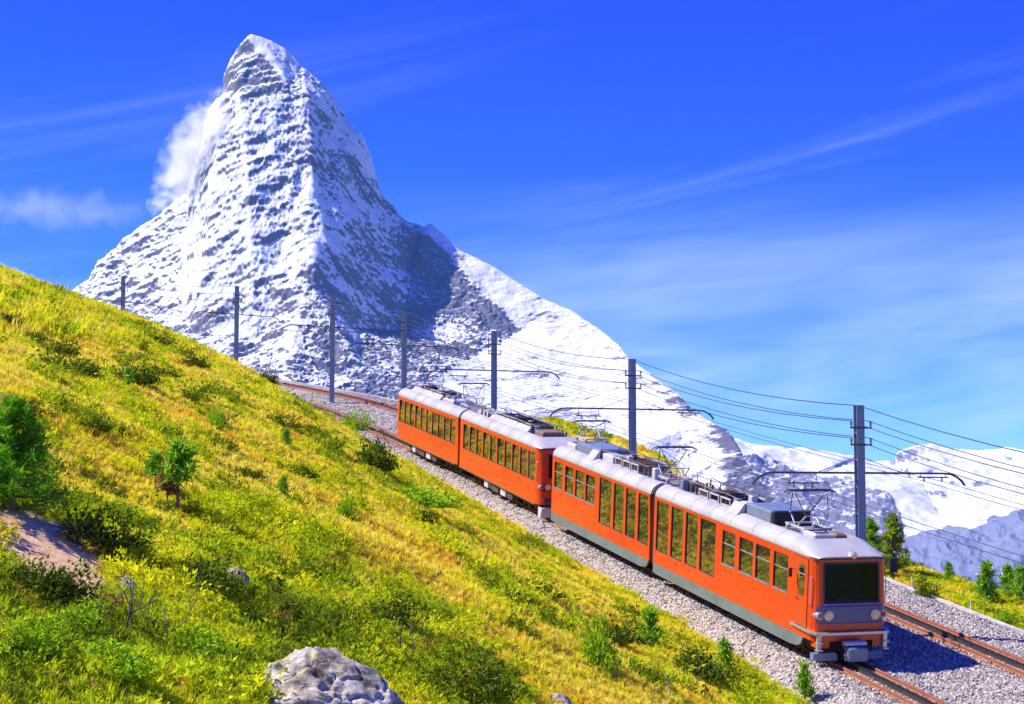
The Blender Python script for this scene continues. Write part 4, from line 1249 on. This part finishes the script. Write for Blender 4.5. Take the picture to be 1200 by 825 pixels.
def leaf_cloud(seed, nl, rx, rz, size, shape='dome', flat=.0, clumps=0):
    """leaf-sized faces through a volume"""
    r = np.random.default_rng(seed)
    if clumps:
        c = r.normal(size=(clumps, 3)); c /= np.linalg.norm(c, axis=1)[:, None]; c[:, 2] = np.abs(c[:, 2]); c *= r.uniform(.35, .95, (clumps, 1))
        p = c[r.integers(0, clumps, nl)] + r.normal(size=(nl, 3)) * .17
        p[:, 2] = np.abs(p[:, 2])
    else:
        p = r.normal(size=(nl, 3)); p /= np.linalg.norm(p, axis=1)[:, None]; p[:, 2] = np.abs(p[:, 2]); p *= r.uniform(.45, 1.0, (nl, 1)) ** .6
    p = p * np.array([rx, rx, rz])
    a = r.normal(size=(nl, 3)); a /= np.linalg.norm(a, axis=1)[:, None]
    up = p / np.array([rx, rx, rz]) + np.array([0, 0, .8]); up /= np.linalg.norm(up, axis=1)[:, None] + 1e-6
    a = a * .8 + up * .7; a /= np.linalg.norm(a, axis=1)[:, None]
    q = np.cross(a, r.normal(size=(nl, 3))); q /= np.linalg.norm(q, axis=1)[:, None]
    sz = size * r.uniform(.6, 1.4, (nl, 1))
    A = p - q * sz * .35; B = p + q * sz * .35; T = p + a * sz * 1.3; Bk = p - a * sz * .3
    v = np.stack([Bk, B, T, A], 1).reshape(-1, 3)
    return v, np.arange(nl * 4).reshape(-1, 4)
def scatter(name, pts, rot, scl, vid, tint, variants, mat):
    me = bpy.data.meshes.new(name); me.vertices.add(len(pts)); me.vertices.foreach_set('co', np.asarray(pts, np.float32).ravel())
    for nm, ty, arr, key in (('rot', 'FLOAT_VECTOR', rot, 'vector'), ('scl', 'FLOAT', scl, 'value'), ('vid', 'INT', vid, 'value')):
        a = me.attributes.new(nm, ty, 'POINT'); a.data.foreach_set(key, np.asarray(arr, np.int32 if ty == 'INT' else np.float32).ravel())
    a = me.attributes.new('tint', 'FLOAT_COLOR', 'POINT'); a.data.foreach_set('color', np.concatenate([tint, np.ones((len(pts), 1))], 1).astype(np.float32).ravel())
    vc = bpy.data.collections.new(name + '_shapes')
    for i, m_ in enumerate(variants):
        vc.objects.link(unlinked('%s_shape_%02d' % (name, i), m_, mat))
    ng = bpy.data.node_groups.new(name + '_scatter', 'GeometryNodeTree')
    ng.interface.new_socket('Geometry', in_out='INPUT', socket_type='NodeSocketGeometry'); ng.interface.new_socket('Geometry', in_out='OUTPUT', socket_type='NodeSocketGeometry')
    gi, go = N(ng.nodes, 'NodeGroupInput'), N(ng.nodes, 'NodeGroupOutput')
    ip = N(ng.nodes, 'GeometryNodeInstanceOnPoints'); ip.inputs['Pick Instance'].default_value = True
    ci = N(ng.nodes, 'GeometryNodeCollectionInfo'); ci.inputs['Collection'].default_value = vc; ci.inputs['Separate Children'].default_value = True; ci.inputs['Reset Children'].default_value = True
    def named(nm, ty):
        q = N(ng.nodes, 'GeometryNodeInputNamedAttribute', data_type=ty); q.inputs['Name'].default_value = nm; return q.outputs['Attribute']
    ng.links.new(gi.outputs[0], ip.inputs['Points']); ng.links.new(ci.outputs[0], ip.inputs['Instance'])
    ng.links.new(named('vid', 'INT'), ip.inputs['Instance Index']); ng.links.new(named('rot', 'FLOAT_VECTOR'), ip.inputs['Rotation']); ng.links.new(named('scl', 'FLOAT'), ip.inputs['Scale'])
    ng.links.new(ip.outputs[0], go.inputs[0])
    o = link(name, me); md = o.modifiers.new('scatter', 'NODES'); md.node_group = ng
    return o

# ------------------------------------------------------------------ meadow
def in_view(X, Y, m=90):
    px = 600 + X / np.maximum(Y, 1) * FPX
    return (px > -m) & (px < 1200 + m) & (Y > 9)
def sample(dens, x0, x1, y0, y1):
    k = int(dens * (x1 - x0) * (y1 - y0))
    return RNG.uniform(x0, x1, k), RNG.uniform(y0, y1, k)
def edge_noise(s, d):
    return .55 * perlin(np.stack([s / 2.2, d * 0, s * 0 + 4], 1)) + .25 * perlin(np.stack([s / .7, d * 0, s * 0 + 9], 1))
def on_meadow(X, Y, pad=0.0):
    s, d = nearest(X, Y); e = edge_noise(s, d)
    ok = (d < -EDGE_L - .12 + e - pad) | ((pad == 0) & (d < -3.75) & (RNG.random(len(X)) < .03)) | ((d > EDGE_R + .55 + pad) & (d < 40))
    ell = earth_ell(X, Y)
    return ok & in_view(X, Y) & (ell > .8), s, d
def mixc(a, c, t): return a + (c - a) * t[:, None]
C_ = {k: np.array(v) for k, v in dict(yellow=(.82, .72, .028), straw=(.86, .72, .20), gold=(.80, .52, .035), lime=(.74, .74, .018), green=(.44, .58, .016), dark=(.13, .20, .012), russet=(.50, .17, .05)).items()}
def grass_tint(X, Y):
    v = veg(X, Y); g_ = gold(X, Y); k = len(X)
    c = mixc(np.tile(C_['yellow'], (k, 1)), C_['straw'], np.clip(RNG.normal(.25, .25, k), 0, 1))
    c = mixc(c, C_['gold'], np.clip((g_ - .52) * 1.8 + RNG.normal(0, .2, k), 0, 1))
    c = mixc(c, C_['lime'], sstep(.40, .55, v + RNG.normal(0, .07, k)))
    c = mixc(c, C_['green'], sstep(.58, .78, v + RNG.normal(0, .07, k)) * .8)
    c = mixc(c, C_['russet'], (RNG.random(k) < .025 + .05 * (g_ > .68)) * .8)
    return c * RNG.uniform(.72, 1.18, (k, 1))
PTS, TN, SC = [], [], []
for dens, x0, x1, y0, y1, sc in ((130, -9, 7, 9, 34, .40), (70, -20, 9, 34, 70, .52), (38, -32, 6, 70, 135, .72), (22, 5, 34, 48, 150, .70), (5, -60, -14, 40, 135, 1.5)):
    X, Y = sample(dens, x0, x1, y0, y1); ok, s, d = on_meadow(X, Y); X, Y = X[ok], Y[ok]
    PTS.append(np.stack([X, Y, ground_z(X, Y)], 1)); TN.append(grass_tint(X, Y)); SC.append(sc * RNG.uniform(.6, 1.25, len(X)))
PTS = np.concatenate(PTS); TN = np.concatenate(TN); SC = np.concatenate(SC)
tv = [tuft(i, 22, (.08, .24), .14, .9, .013) for i in range(4)] + [tuft(20 + i, 12, (.20, .44), .06, .6, .008) for i in range(2)]
k = len(PTS)
vid = np.where(RNG.random(k) < .95, RNG.integers(0, 4, k), RNG.integers(4, 6, k))
rot = np.stack([RNG.normal(0, .18, k), RNG.normal(.10, .18, k), RNG.uniform(0, 6.28, k)], 1)
o = scatter('meadow_grass', PTS, rot, SC, vid, TN, tv, m_blade)
tag(o, 'dry yellow and lime green alpine grass covering the hillside', 'grass', kind='stuff')
print('tufts', k)

# low shrub cover: bilberry, alpenrose and juniper mats
PTS, TN, SC = [], [], []
for dens, x0, x1, y0, y1, sc in ((34, -9, 7, 9, 34, .66), (5.5, -9, 7, 9, 40, 1.4), (.7, -28, 8, 40, 120, 2.1), (15, -20, 9, 34, 70, .95), (7, -32, 6, 70, 135, 1.3), (3.5, 5, 34, 48, 150, 1.3)):
    X, Y = sample(dens, x0, x1, y0, y1); ok, s, d = on_meadow(X, Y, .5); v = veg(X, Y)
    ok &= RNG.random(len(X)) < sstep(.46, .62, v); X, Y, v = X[ok], Y[ok], v[ok]; k = len(X)
    hue = perlin(np.stack([X / 2.0, Y / 3.0, X * 0 + 2], 1)) + RNG.normal(0, .18, k)
    c = mixc(np.tile(C_['green'] * .95, (k, 1)), C_['lime'] * .95, sstep(-.05, .35, hue)); c = mixc(c, C_['dark'], sstep(.0, -.4, hue))
    c = mixc(c, np.array((.40, .14, .06)), (RNG.random(k) < .06) * .7)
    PTS.append(np.stack([X, Y, ground_z(X, Y) - .04], 1)); TN.append(c * RNG.uniform(.75, 1.2, (k, 1))); SC.append(sc * RNG.uniform(.6, 1.4, k))
PTS = np.concatenate(PTS); TN = np.concatenate(TN); SC = np.concatenate(SC); k = len(PTS)
cv = []
for i in range(4):
    v_, f_ = leaf_cloud(60 + i, 170, .26, .21, .030, clumps=9); cv.append(mesh_np('mat', v_, f_))
o = scatter('shrub_cover', PTS, np.stack([RNG.normal(0, .12, k), RNG.normal(0, .12, k), RNG.uniform(0, 6.28, k)], 1), SC, RNG.integers(0, 4, k), TN, cv, m_cover)
tag(o, 'low green bilberry and juniper mats spread over the hillside', 'ground cover', kind='stuff')
print('cover', k)

# loose stones over the ballast
k = 60000
s_ = np.concatenate([RNG.uniform(-14, 22, 36000), RNG.uniform(22, 84, 24000)]); d_ = RNG.uniform(-4.75, 6.1, k)
keep = (np.abs(np.abs(d_ - OL) - .5) > .07) & (np.abs(np.abs(d_ - OR) - .5) > .07) & (np.abs(d_ - OL) > .12) & (np.abs(d_ - OR) > .12)
keep &= (d_ > -4.2) | (RNG.random(k) < .6)
s_, d_ = s_[keep], d_[keep]; k = len(s_)
P3 = trk(s_, 0); pp = np.interp(s_, S, PHI); P3[:, 0] += d_ * np.cos(pp); P3[:, 1] += d_ * np.sin(pp)
P3[:, 2] = zt(s_) + KY * P3[:, 1] + np.interp(d_, dd, zz_) + .005
base = np.where(RNG.random((k, 1)) < .5, np.array([[.50, .45, .40]]), np.array([[.30, .27, .25]])) * RNG.uniform(.55, 1.25, (k, 1))
base = np.where((d_ < -3.6)[:, None] & (RNG.random((k, 1)) < .6), np.array([[.56, .49, .38]]) * RNG.uniform(.7, 1.15, (k, 1)), base)
sv_ = []
for i in range(4):
    bm = bmesh.new(); bmesh.ops.create_icosphere(bm, subdivisions=1, radius=.05)
    r = random.Random(i)
    for v in bm.verts: v.co = Vector((v.co.x * r.uniform(.7, 1.3), v.co.y * r.uniform(.7, 1.3), v.co.z * r.uniform(.5, 1.0)))
    me = bpy.data.meshes.new('stone'); bm.to_mesh(me); bm.free(); sv_.append(me)
rustz = np.minimum(np.abs(d_ - OL), np.abs(d_ - OR)) < .85
base = np.where(rustz[:, None] & (RNG.random((k, 1)) < .7), base * np.array([[.80, .60, .48]]), base)
o = scatter('ballast_stones', P3, RNG.uniform(0, 6.28, (k, 3)), RNG.uniform(.6, 1.5, k), RNG.integers(0, 4, k), base, sv_, m_stone)
tag(o, 'loose grey and beige ballast stones lying over the track bed', 'gravel', kind='stuff')

# ------------------------------------------------------------------ single shrubs, saplings and trees
def leaf_variants(name, specs, mat):
    out = []
    for sd, nl, sz, cl in specs:
        v_, f_ = leaf_cloud(sd, nl, 1.0, 1.0, sz, clumps=cl); out.append(mesh_np(name, v_, f_)); out[-1].materials.append(mat)
    return out
m_juniper = leaf_mat('juniper_needles', False, (.105, .155, .013), .5, .2)
m_brightbush = leaf_mat('bright_shrub_leaves', False, (.32, .52, .018), .4, .4)
m_pine = leaf_mat('pine_needles', False, (.24, .46, .03), .45, .35)
m_pinebush = leaf_mat('dwarf_pine_needles', False, (.18, .44, .02), .45, .35)
m_spruce = leaf_mat('larch_needles', False, (.26, .36, .020), .45, .35)
m_brownn = leaf_mat('brown_needles', False, (.34, .15, .05), .4, .3)
FOL = {'juniper': leaf_variants('foliage', [(1, 1700, .085, 24), (2, 1700, .085, 28), (3, 1700, .09, 20)], m_juniper),
       'bright': leaf_variants('foliage', [(4, 1500, .09, 22), (5, 1500, .09, 26)], m_brightbush)}
stem_b = MB()
for k_ in range(5):
    a = k_ * 1.26; stem_b.tube([(.05 * math.cos(a), .05 * math.sin(a), -.25), (.25 * math.cos(a), .25 * math.sin(a), .25), (.55 * math.cos(a), .55 * math.sin(a), .55)], .035, 4, .012)
stem_me = stem_b.mesh('stem'); stem_me.materials.append(m_bark)
def shrub(px, py, wpx, hpx, kind, label, group=None, name='shrub', at_=None):
    p = at_ or hit(px, py); m = p.y / FPX
    t = empty(name, p); t.rotation_euler = (0, 0, random.uniform(0, 6.28)); tag(t, label, 'shrub', group)
    sc = Vector((wpx * m / 2 / .95, wpx * m / 2 / .95, hpx * m))
    for nm, me in (('foliage', random.choice(FOL[kind])), ('stem', stem_me)):
        o = link(nm, me, None, t); o.scale = sc; o.location = (0, 0, -.08 * sc.z)
    return t
shrub(437, 549, 54, 38, 'juniper', 'round green shrub on the grass edge above the ballast', None)
shrub(420, 507, 38, 27, 'bright', 'bright green leafy shrub leaning over the track ballast')
shrub(490, 593, 100, 26, 'bright', 'wide flat bright green shrub mat below the rear railcars', None)
shrub(497, 614, 34, 20, 'juniper', 'small dark round shrub just below the wide flat shrub mat')
shrub(404, 611, 34, 30, 'bright', 'small bright shrub in open yellow grass above the wide mat')
shrub(253, 504, 32, 28, 'bright', 'lone bright green shrub in the upper yellow meadow')
shrub(312, 449, 26, 20, 'juniper', 'dark shrub breaking the meadow skyline beside the tracks')
shrub(700, 782, 56, 62, 'bright', 'tall bright green shrub in the grass below the front railcar')
shrub(716, 752, 76, 34, 'juniper', 'broad green shrub directly behind the tall bright shrub')
shrub(815, 792, 95, 34, 'juniper', 'spreading low shrub in the grass near the ballast and driver cab')
shrub(556, 815, 110, 40, 'juniper', 'dark sprawling shrub between the big boulder and the tall bright shrub')
shrub(118, 640, 90, 44, 'juniper', 'dark brownish shrub beside the bare earth patch')
shrub(245, 690, 90, 38, 'juniper', 'dark green shrub around the half hidden grey stone')
shrub(455, 730, 80, 34, 'juniper', 'low olive shrub in the grass uphill of the big boulder')
shrub(640, 700, 44, 18, 'juniper', 'small low shrub in the grass beside the ballast of the front unit')
for px, py, w, h in ((64, 416, 44, 15), (96, 440, 48, 17), (152, 448, 54, 18), (38, 402, 36, 13), (178, 404, 44, 12), (150, 385, 38, 11), (62, 337, 34, 9), (106, 352, 36, 9), (22, 347, 30, 9), (8, 378, 30, 12), (226, 430, 36, 13), (190, 442, 34, 12),
                     (28, 488, 50, 18), (110, 505, 44, 15), (215, 470, 30, 11), (330, 500, 34, 13), (366, 512, 30, 12), (350, 560, 36, 13), (290, 560, 32, 12)):
    top = py < 386 and px > 15
    shrub(px, py, w * 1.25, h * 1.25, 'juniper', 'small dark juniper clump right below the meadow skyline' if top else 'small dark juniper clump on the upper yellow meadow', 'dark juniper clumps below the skyline' if top else 'dark juniper clumps on the upper meadow')
for px, py, w, h in ((60, 700, 100, 46), (30, 770, 120, 50), (130, 790, 110, 44), (230, 770, 100, 40), (90, 745, 90, 40)):
    shrub(px, py, w, h, 'bright' if px % 20 else 'juniper', 'knee-high green shrub around the dead twigs', 'green shrubs below the bare earth patch')

def conifer(name, p, h, rw, label, mat, cat='tree', trunk=.0, group=None, seed=0, dens=1.0, tuftsize=.085):
    """tapered trunk, whorls of limbs, needle tufts along the limbs"""
    r = random.Random(seed); t = empty(name, p); tag(t, label, cat, group)
    tr = MB(); tr.tube([(0, 0, -.2), (r.uniform(-.03, .03) * h, r.uniform(-.03, .03) * h, h * .5), (0, 0, h)], .035 * h, 7, .006 * h); lim = MB()
    V, F_ = [], []
    n_wh = int(7 * dens) + 3
    for w in range(n_wh):
        u = trunk + (1 - trunk) * (w + .3) / n_wh; z = u * h
        ln = rw * (1 - (u - trunk) / (1 - trunk)) ** .75 * r.uniform(.75, 1.1) + .05 * rw
        for b_ in range(r.randint(4, 6)):
            a = r.uniform(0, 6.283); up = r.uniform(.05, .45) * ln
            e = Vector((math.cos(a) * ln, math.sin(a) * ln, z + up)); s0 = Vector((0, 0, z))
            lim.tube([s0, s0.lerp(e, .6) + Vector((0, 0, -.06 * ln)), e], .010 * h, 4, .003 * h)
            for q in np.linspace(.25, 1.0, 5):
                c = s0.lerp(e, q)
                for _ in range(int(9 * dens)):
                    d = Vector((r.gauss(0, 1), r.gauss(0, 1), r.gauss(.5, 1))).normalized(); sd = d.cross(Vector((r.gauss(0, 1), r.gauss(0, 1), r.gauss(0, 1)))).normalized()
                    sz = tuftsize * h * r.uniform(.6, 1.3); k_ = len(V)
                    c2 = c + d * sz * .2
                    V += [c2 - sd * sz * .13, c2 + sd * sz * .13, c2 + d * sz]; F_.append((k_, k_ + 1, k_ + 2))
    tr_o = tr.build('trunk', m_bark, t); lim.build('limbs', m_bark, tr_o)
    link('crown', mesh_np('crown', [tuple(v) for v in V], F_), mat, t)
    return t
def up_at(px, py): return hit(px, py)
p = hit(14, 600); conifer('pine_bush', p, 128 * p.y / FPX, 62 * p.y / FPX, 'large bright green dwarf pine beside the bare earth patch', m_pinebush, 'pine', .0, None, 3, 2.3, .07)
p = hit(208, 598); conifer('pine_sapling', p, 74 * p.y / FPX, 22 * p.y / FPX, 'young pine with bare lower trunk standing in yellow grass', m_pine, 'pine', .42, None, 5, .55, .20)
p = hit(195, 592); conifer('pine_sapling', p, 40 * p.y / FPX, 14 * p.y / FPX, 'small withered brown pine next to the young green pine', m_brownn, 'pine', .3, None, 6, .6, .16)
p = hit(182, 575); conifer('pine_sapling', p, 42 * p.y / FPX, 15 * p.y / FPX, 'thin little pine just uphill of the withered brown one', m_pine, 'pine', .35, None, 8, .4, .22)
for i, (px, py, h, w, lb) in enumerate(((332, 585, 26, 9, 'tiny pine sapling alone in the middle of the meadow'), (762, 762, 46, 15, 'leafy pine sapling beside the broad shrub below the front unit'), (850, 790, 38, 10, 'slim pine sapling on the grass near the driver cab'), (943, 824, 44, 10, 'thin sapling growing at the very edge of the ballast'), (150, 455, 24, 8, 'small pine sapling among the junipers of the upper meadow'), (335, 525, 22, 7, 'tiny pine sapling close under the meadow skyline'))):
    p = hit(px, py); conifer('pine_sapling', p, h * p.y / FPX, w * p.y / FPX, lb, m_pine, 'pine', .12, None, 20 + i, .42, .22)
# valley side bank
p = hit(1047, 668); p.z -= .1; conifer('larch_tree', p, 66 * p.y / FPX, 24 * p.y / FPX, 'yellow green young larch right beside the driver cab mast', m_spruce, 'tree', .03, None, 31, 1.4, .085)
p = hit(1022, 672); conifer('larch_tree', p, 62 * p.y / FPX, 20 * p.y / FPX, 'darker young conifer half hidden behind the mast', m_pine, 'tree', .03, None, 32, 1.3, .085)
for i, (px, py, h, w) in enumerate(((1157, 706, 46, 17), (1181, 700, 36, 13), (1197, 706, 40, 14), (1112, 682, 22, 9), (1216, 716, 40, 14))):
    p = hit(px, py); conifer('young_conifer', p, h * p.y / FPX, w * p.y / FPX, 'small green conifer on the valley side grass bank', m_pine, 'tree', .03, 'small conifers on the valley side bank', 40 + i, .75, .15)
shrub(1086, 703, 34, 26, 'juniper', 'dark round shrub on the valley side bank beside a white stake')
shrub(1175, 733, 40, 20, 'bright', 'low bright shrub on the valley side bank near the concrete edging')
# big pine down the line whose branch reaches into view
pb = Vector((24.2, 52.0, 0)); pb.x = 28.6; pb.y = 56.0; pb.z = gz(pb.x, pb.y)
conifer('tall_pine', pb, at(1200, 520, 56)[2] - pb.z, 13.2 * .08 + 1.35, 'taller pine with a branch tip showing at the valley side', m_spruce, 'tree', .35, None, 51, 1.5, .05)

# ------------------------------------------------------------------ dead twigs, boulders, stakes
def twigs(px, py, hpx, seed, label):
    p = hit(px, py); h = hpx * p.y / FPX; r = random.Random(seed)
    mb = MB()
    def grow(a, d, ln, rad, lev):
        pts = [a]; q = a.copy(); dd_ = d.copy()
        for _ in range(4):
            dd_ = (dd_ + Vector((r.gauss(0, .34), r.gauss(0, .30), r.gauss(.10, .18)))).normalized(); q = q + dd_ * ln / 4; pts.append(q.copy())
        mb.tube(pts, rad, 5, rad * .45)
        if lev < 2:
            for _ in range(r.randint(1, 3)):
                k_ = r.randint(1, 4); nd = (dd_ + Vector((r.gauss(0, .7), r.gauss(0, .7), r.gauss(.15, .35)))).normalized(); grow(pts[k_], nd, ln * r.uniform(.45, .75), rad * .6, lev + 1)
    for k_ in range(3):
        grow(Vector((r.uniform(-.10, .10), r.uniform(-.10, .10), -.05)), Vector((r.gauss(0, .45), r.gauss(0, .3), 1)).normalized(), h * r.uniform(.6, .95), .011 * h + .004, 0)
    tag(mb.build('dead_shrub', m_dead, None), label, 'dead shrub').location = p
twigs(158, 752, 108, 4, 'bare twisted dead shrub beside the small grey stone')
twigs(198, 752, 80, 9, 'smaller bare dead shrub next to the twisted one')
twigs(560, 668, 30, 12, 'tiny dead twig standing in grass below the rear unit')
twigs(470, 770, 52, 15, 'dry grey twig standing in grass uphill of the boulder')
stk = MB(); a = hit(770, 790); c = hit(788, 824)
stk.tube([a + Vector((0, 0, .12)), a.lerp(c, .5) + Vector((.03, 0, .20)), c + Vector((0, 0, .05))], .03, 6, .018)
tag(stk.build('fallen_branch', m_dead), 'dark fallen branch lying in the grass below the front unit', 'branch')

m_rock, n, l, b = mat_new('lichen_boulder')
tc = N(n, 'ShaderNodeTexCoord'); n1 = N(n, 'ShaderNodeTexNoise', ins={'Scale': 2.6, 'Detail': 9, 'Roughness': .7}); l.new(tc.outputs['Object'], n1.inputs['Vector'])
rp = N(n, 'ShaderNodeValToRGB'); els = rp.color_ramp.elements
els[0].position = .38; els[0].color = (.05, .042, .036, 1); els[1].position = .58; els[1].color = (.62, .56, .47, 1); e_ = els.new(.47); e_.color = (.30, .26, .22, 1)
l.new(n1.outputs['Fac'], rp.inputs['Fac'])
n2 = N(n, 'ShaderNodeTexNoise', ins={'Scale': 5.5, 'Detail': 6}); l.new(tc.outputs['Object'], n2.inputs['Vector'])
m2 = N(n, 'ShaderNodeMapRange', interpolation_type='SMOOTHSTEP', ins={'From Min': .56, 'From Max': .66, 'To Max': .8}); l.new(n2.outputs['Fac'], m2.inputs['Value'])
mxl = N(n, 'ShaderNodeMix', data_type='RGBA'); l.new(m2.outputs[0], mxl.inputs['Factor']); l.new(rp.outputs[0], mxl.inputs['A']); mxl.inputs['B'].default_value = (.42, .38, .10, 1)
n3 = N(n, 'ShaderNodeTexNoise', ins={'Scale': 4.0, 'Detail': 5}); mp3 = N(n, 'ShaderNodeMapping'); mp3.inputs['Location'].default_value = (7, 3, 1); l.new(tc.outputs['Object'], mp3.inputs[0]); l.new(mp3.outputs[0], n3.inputs['Vector'])
m3 = N(n, 'ShaderNodeMapRange', interpolation_type='SMOOTHSTEP', ins={'From Min': .62, 'From Max': .70, 'To Max': .8}); l.new(n3.outputs['Fac'], m3.inputs['Value'])
mx3 = N(n, 'ShaderNodeMix', data_type='RGBA'); l.new(m3.outputs[0], mx3.inputs['Factor']); l.new(mxl.outputs['Result'], mx3.inputs['A']); mx3.inputs['B'].default_value = (.36, .16, .04, 1)
l.new(mx3.outputs['Result'], b.inputs['Base Color']); b.inputs['Roughness'].default_value = .92
bp = N(n, 'ShaderNodeBump', ins={'Strength': 1.0, 'Distance': .09}); l.new(n1.outputs['Fac'], bp.inputs['Height']); l.new(bp.outputs[0], b.inputs['Normal'])
def boulder(px, py, wpx, hpx, label, seed, sub=5, sink=.35):
    p = hit(px, py); m = p.y / FPX; w, h = wpx * m / 2, hpx * m
    bm = bmesh.new(); bmesh.ops.create_icosphere(bm, subdivisions=sub, radius=1.0)
    co = np.array([v.co[:] for v in bm.verts])
    q = co + seed * 3.1
    disp = 1 + .34 * fbm(q * 1.1, 3) + .13 * fbm(q * 2.2 + 5, 4, .6, True) + .05 * fbm(q * 7, 3, .6)
    co = co * disp[:, None]
    for nrm, lim_ in (((-.25, -.5, .85), .66), ((.5, -.35, .8), .62), ((-.8, -.3, .4), .72), ((.1, -1, .15), .66), ((.9, -.2, .3), .84), ((.3, -.8, .5), .70)):
        nv = np.array(nrm) / np.linalg.norm(nrm); e = co @ nv; co = co - nv * (np.clip(e - lim_, 0, None) * .9)[:, None]
    crack = np.abs(fbm(q * np.array([1.1, 1.1, 2.6]) + 3, 3)); co = co * (1 - .13 * (1 - sstep(0, .06, crack)))[:, None] * (1 + .07 * fbm(q * np.array([3, 3, 6]), 4, .65, True) + .02 * fbm(q * 22, 2))[:, None]
    co = co * np.array([w, w * .8, h / .8])
    co[:, 2] -= sink * h * .3
    for v, c in zip(bm.verts, co): v.co = c
    me = bpy.data.meshes.new('boulder'); bm.to_mesh(me); bm.free(); me.polygons.foreach_set('use_smooth', np.ones(len(me.polygons), bool))
    o = link('boulder', me, m_rock); o.location = p; tag(o, label, 'boulder'); return o
boulder(374, 842, 196, 66, 'big pale grey boulder with lichen sunk in the grass', 1.3, 6)
boulder(148, 693, 28, 13, 'small grey stone behind the dead twigs', 2.1, 4)
boulder(275, 684, 34, 16, 'flat dark stone half hidden in the green shrub', 3.3, 4)
boulder(655, 826, 30, 12, 'small pale stone in the grass below the tall bright shrub', 4.2, 4)
m_white = simple_mat('white_stake_paint', (.75, .74, .72), .6, 0, .1, 6)
for px, py, lb in ((1069, 694, 'thin white stake beside the dark round shrub'), (1138, 722, 'thin white stake at the concrete edging further down the line')):
    p = hit(px, py); h = 17 * p.y / FPX
    st = MB(); st.tube([(0, 0, -.1), (0, 0, h)], .022, 6); st.box(-.03, .03, -.03, .03, h, h + .03)
    tag(st.build('marker_stake', m_white), lb, 'stake', 'white marker stakes').location = p
p = hit(1047, 684); bx = MB(); bx.bbox(-.16, .16, -.10, .10, .45, 1.05, .03); bx.box(-.03, .03, -.03, .03, -.2, .45)
sb = bx.build('signal_box', m_black); sb.location = p; tag(sb, 'small black trackside box on a post behind the driver cab', 'signal box')
# ------------------------------------------------------------------ mountain air
hx, hy0, hy1, hz0, hz1 = 24000.0, -24000.0, 24000.0, -1052.0, 2900.0
v_ = [(sx * hx, y, z) for z in (hz0, hz1) for y in (hy0, hy1) for sx in (-1, 1)]
f_ = [(0, 2, 3, 1), (4, 5, 7, 6), (0, 1, 5, 4), (2, 6, 7, 3), (0, 4, 6, 2), (1, 3, 7, 5)]
m_air = bpy.data.materials.new('thin_blue_air')
m_air.use_nodes = True
m_air.node_tree.nodes.clear()
ao = N(m_air.node_tree.nodes, 'ShaderNodeOutputMaterial')
av = N(m_air.node_tree.nodes, 'ShaderNodeVolumePrincipled', ins={'Density': 1.3e-5, 'Anisotropy': 0.0, 'Color': (.18, .48, 1.0, 1)})
m_air.node_tree.links.new(av.outputs[0], ao.inputs['Volume'])
tag(link('haze', mesh_np('haze', v_, f_), m_air), kind='stuff')

# ------------------------------------------------------------------ clouds
def cloud(name, p0, p1, Y, wpx, dens, scale, lo, hi, fall=.55, seed=0.0):
    """soft-edged vapour in an ellipsoid whose long axis runs from p0 to p1"""
    A, B = Vector(at(*p0, Y)), Vector(at(*p1, Y))
    bm = bmesh.new(); bmesh.ops.create_icosphere(bm, subdivisions=4, radius=1.0)
    me = bpy.data.meshes.new(name); bm.to_mesh(me); bm.free()
    m = bpy.data.materials.new(name + '_vapour'); m.use_nodes = True; nn, ll = m.node_tree.nodes, m.node_tree.links; nn.clear()
    o = N(nn, 'ShaderNodeOutputMaterial'); v = N(nn, 'ShaderNodeVolumePrincipled', ins={'Color': (1, 1, 1, 1), 'Anisotropy': .2})
    tc = N(nn, 'ShaderNodeTexCoord'); ln = N(nn, 'ShaderNodeVectorMath', operation='LENGTH'); ll.new(tc.outputs['Object'], ln.inputs[0])
    g = N(nn, 'ShaderNodeNewGeometry'); of = N(nn, 'ShaderNodeVectorMath', operation='ADD'); of.inputs[1].default_value = (seed, seed, seed); ll.new(g.outputs['Position'], of.inputs[0])
    nz = N(nn, 'ShaderNodeTexNoise', ins={'Scale': scale, 'Detail': 5, 'Roughness': .60, 'Distortion': .5}); ll.new(of.outputs[0], nz.inputs['Vector'])
    ma = N(nn, 'ShaderNodeMath', operation='MULTIPLY_ADD', ins={1: -fall}); ll.new(ln.outputs['Value'], ma.inputs[0]); ll.new(nz.outputs['Fac'], ma.inputs[2])
    mr = N(nn, 'ShaderNodeMapRange', interpolation_type='SMOOTHSTEP', ins={'From Min': lo, 'From Max': hi, 'To Max': dens}); ll.new(ma.outputs[0], mr.inputs['Value'])
    ll.new(mr.outputs[0], v.inputs['Density']); ll.new(v.outputs[0], o.inputs['Volume'])
    ob = link(name, me, m)
    z = (B - A).normalized(); y = Vector((0, 1, 0)); x = y.cross(z).normalized(); y = z.cross(x)
    M = Matrix((x, y, z)).transposed().to_4x4(); M.translation = (A + B) / 2
    w = wpx * Y / FPX
    ob.matrix_world = M @ Matrix.Diagonal((w, w, (B - A).length / 2, 1))
    return ob
o = cloud('cloud', (182, 268), (272, 96), 9290, 40, .010, .012, .02, .30)
tag(o, 'small white cloud clinging to the left flank of the peak', 'cloud', kind='stuff')
o = cloud('cloud', (-60, 240), (200, 250), 26500, 30, .0008, .0025, .0, .42, .5, 300.0)
tag(o, 'thin flat white cloud drifting low behind the meadow ridge', 'cloud', kind='stuff')
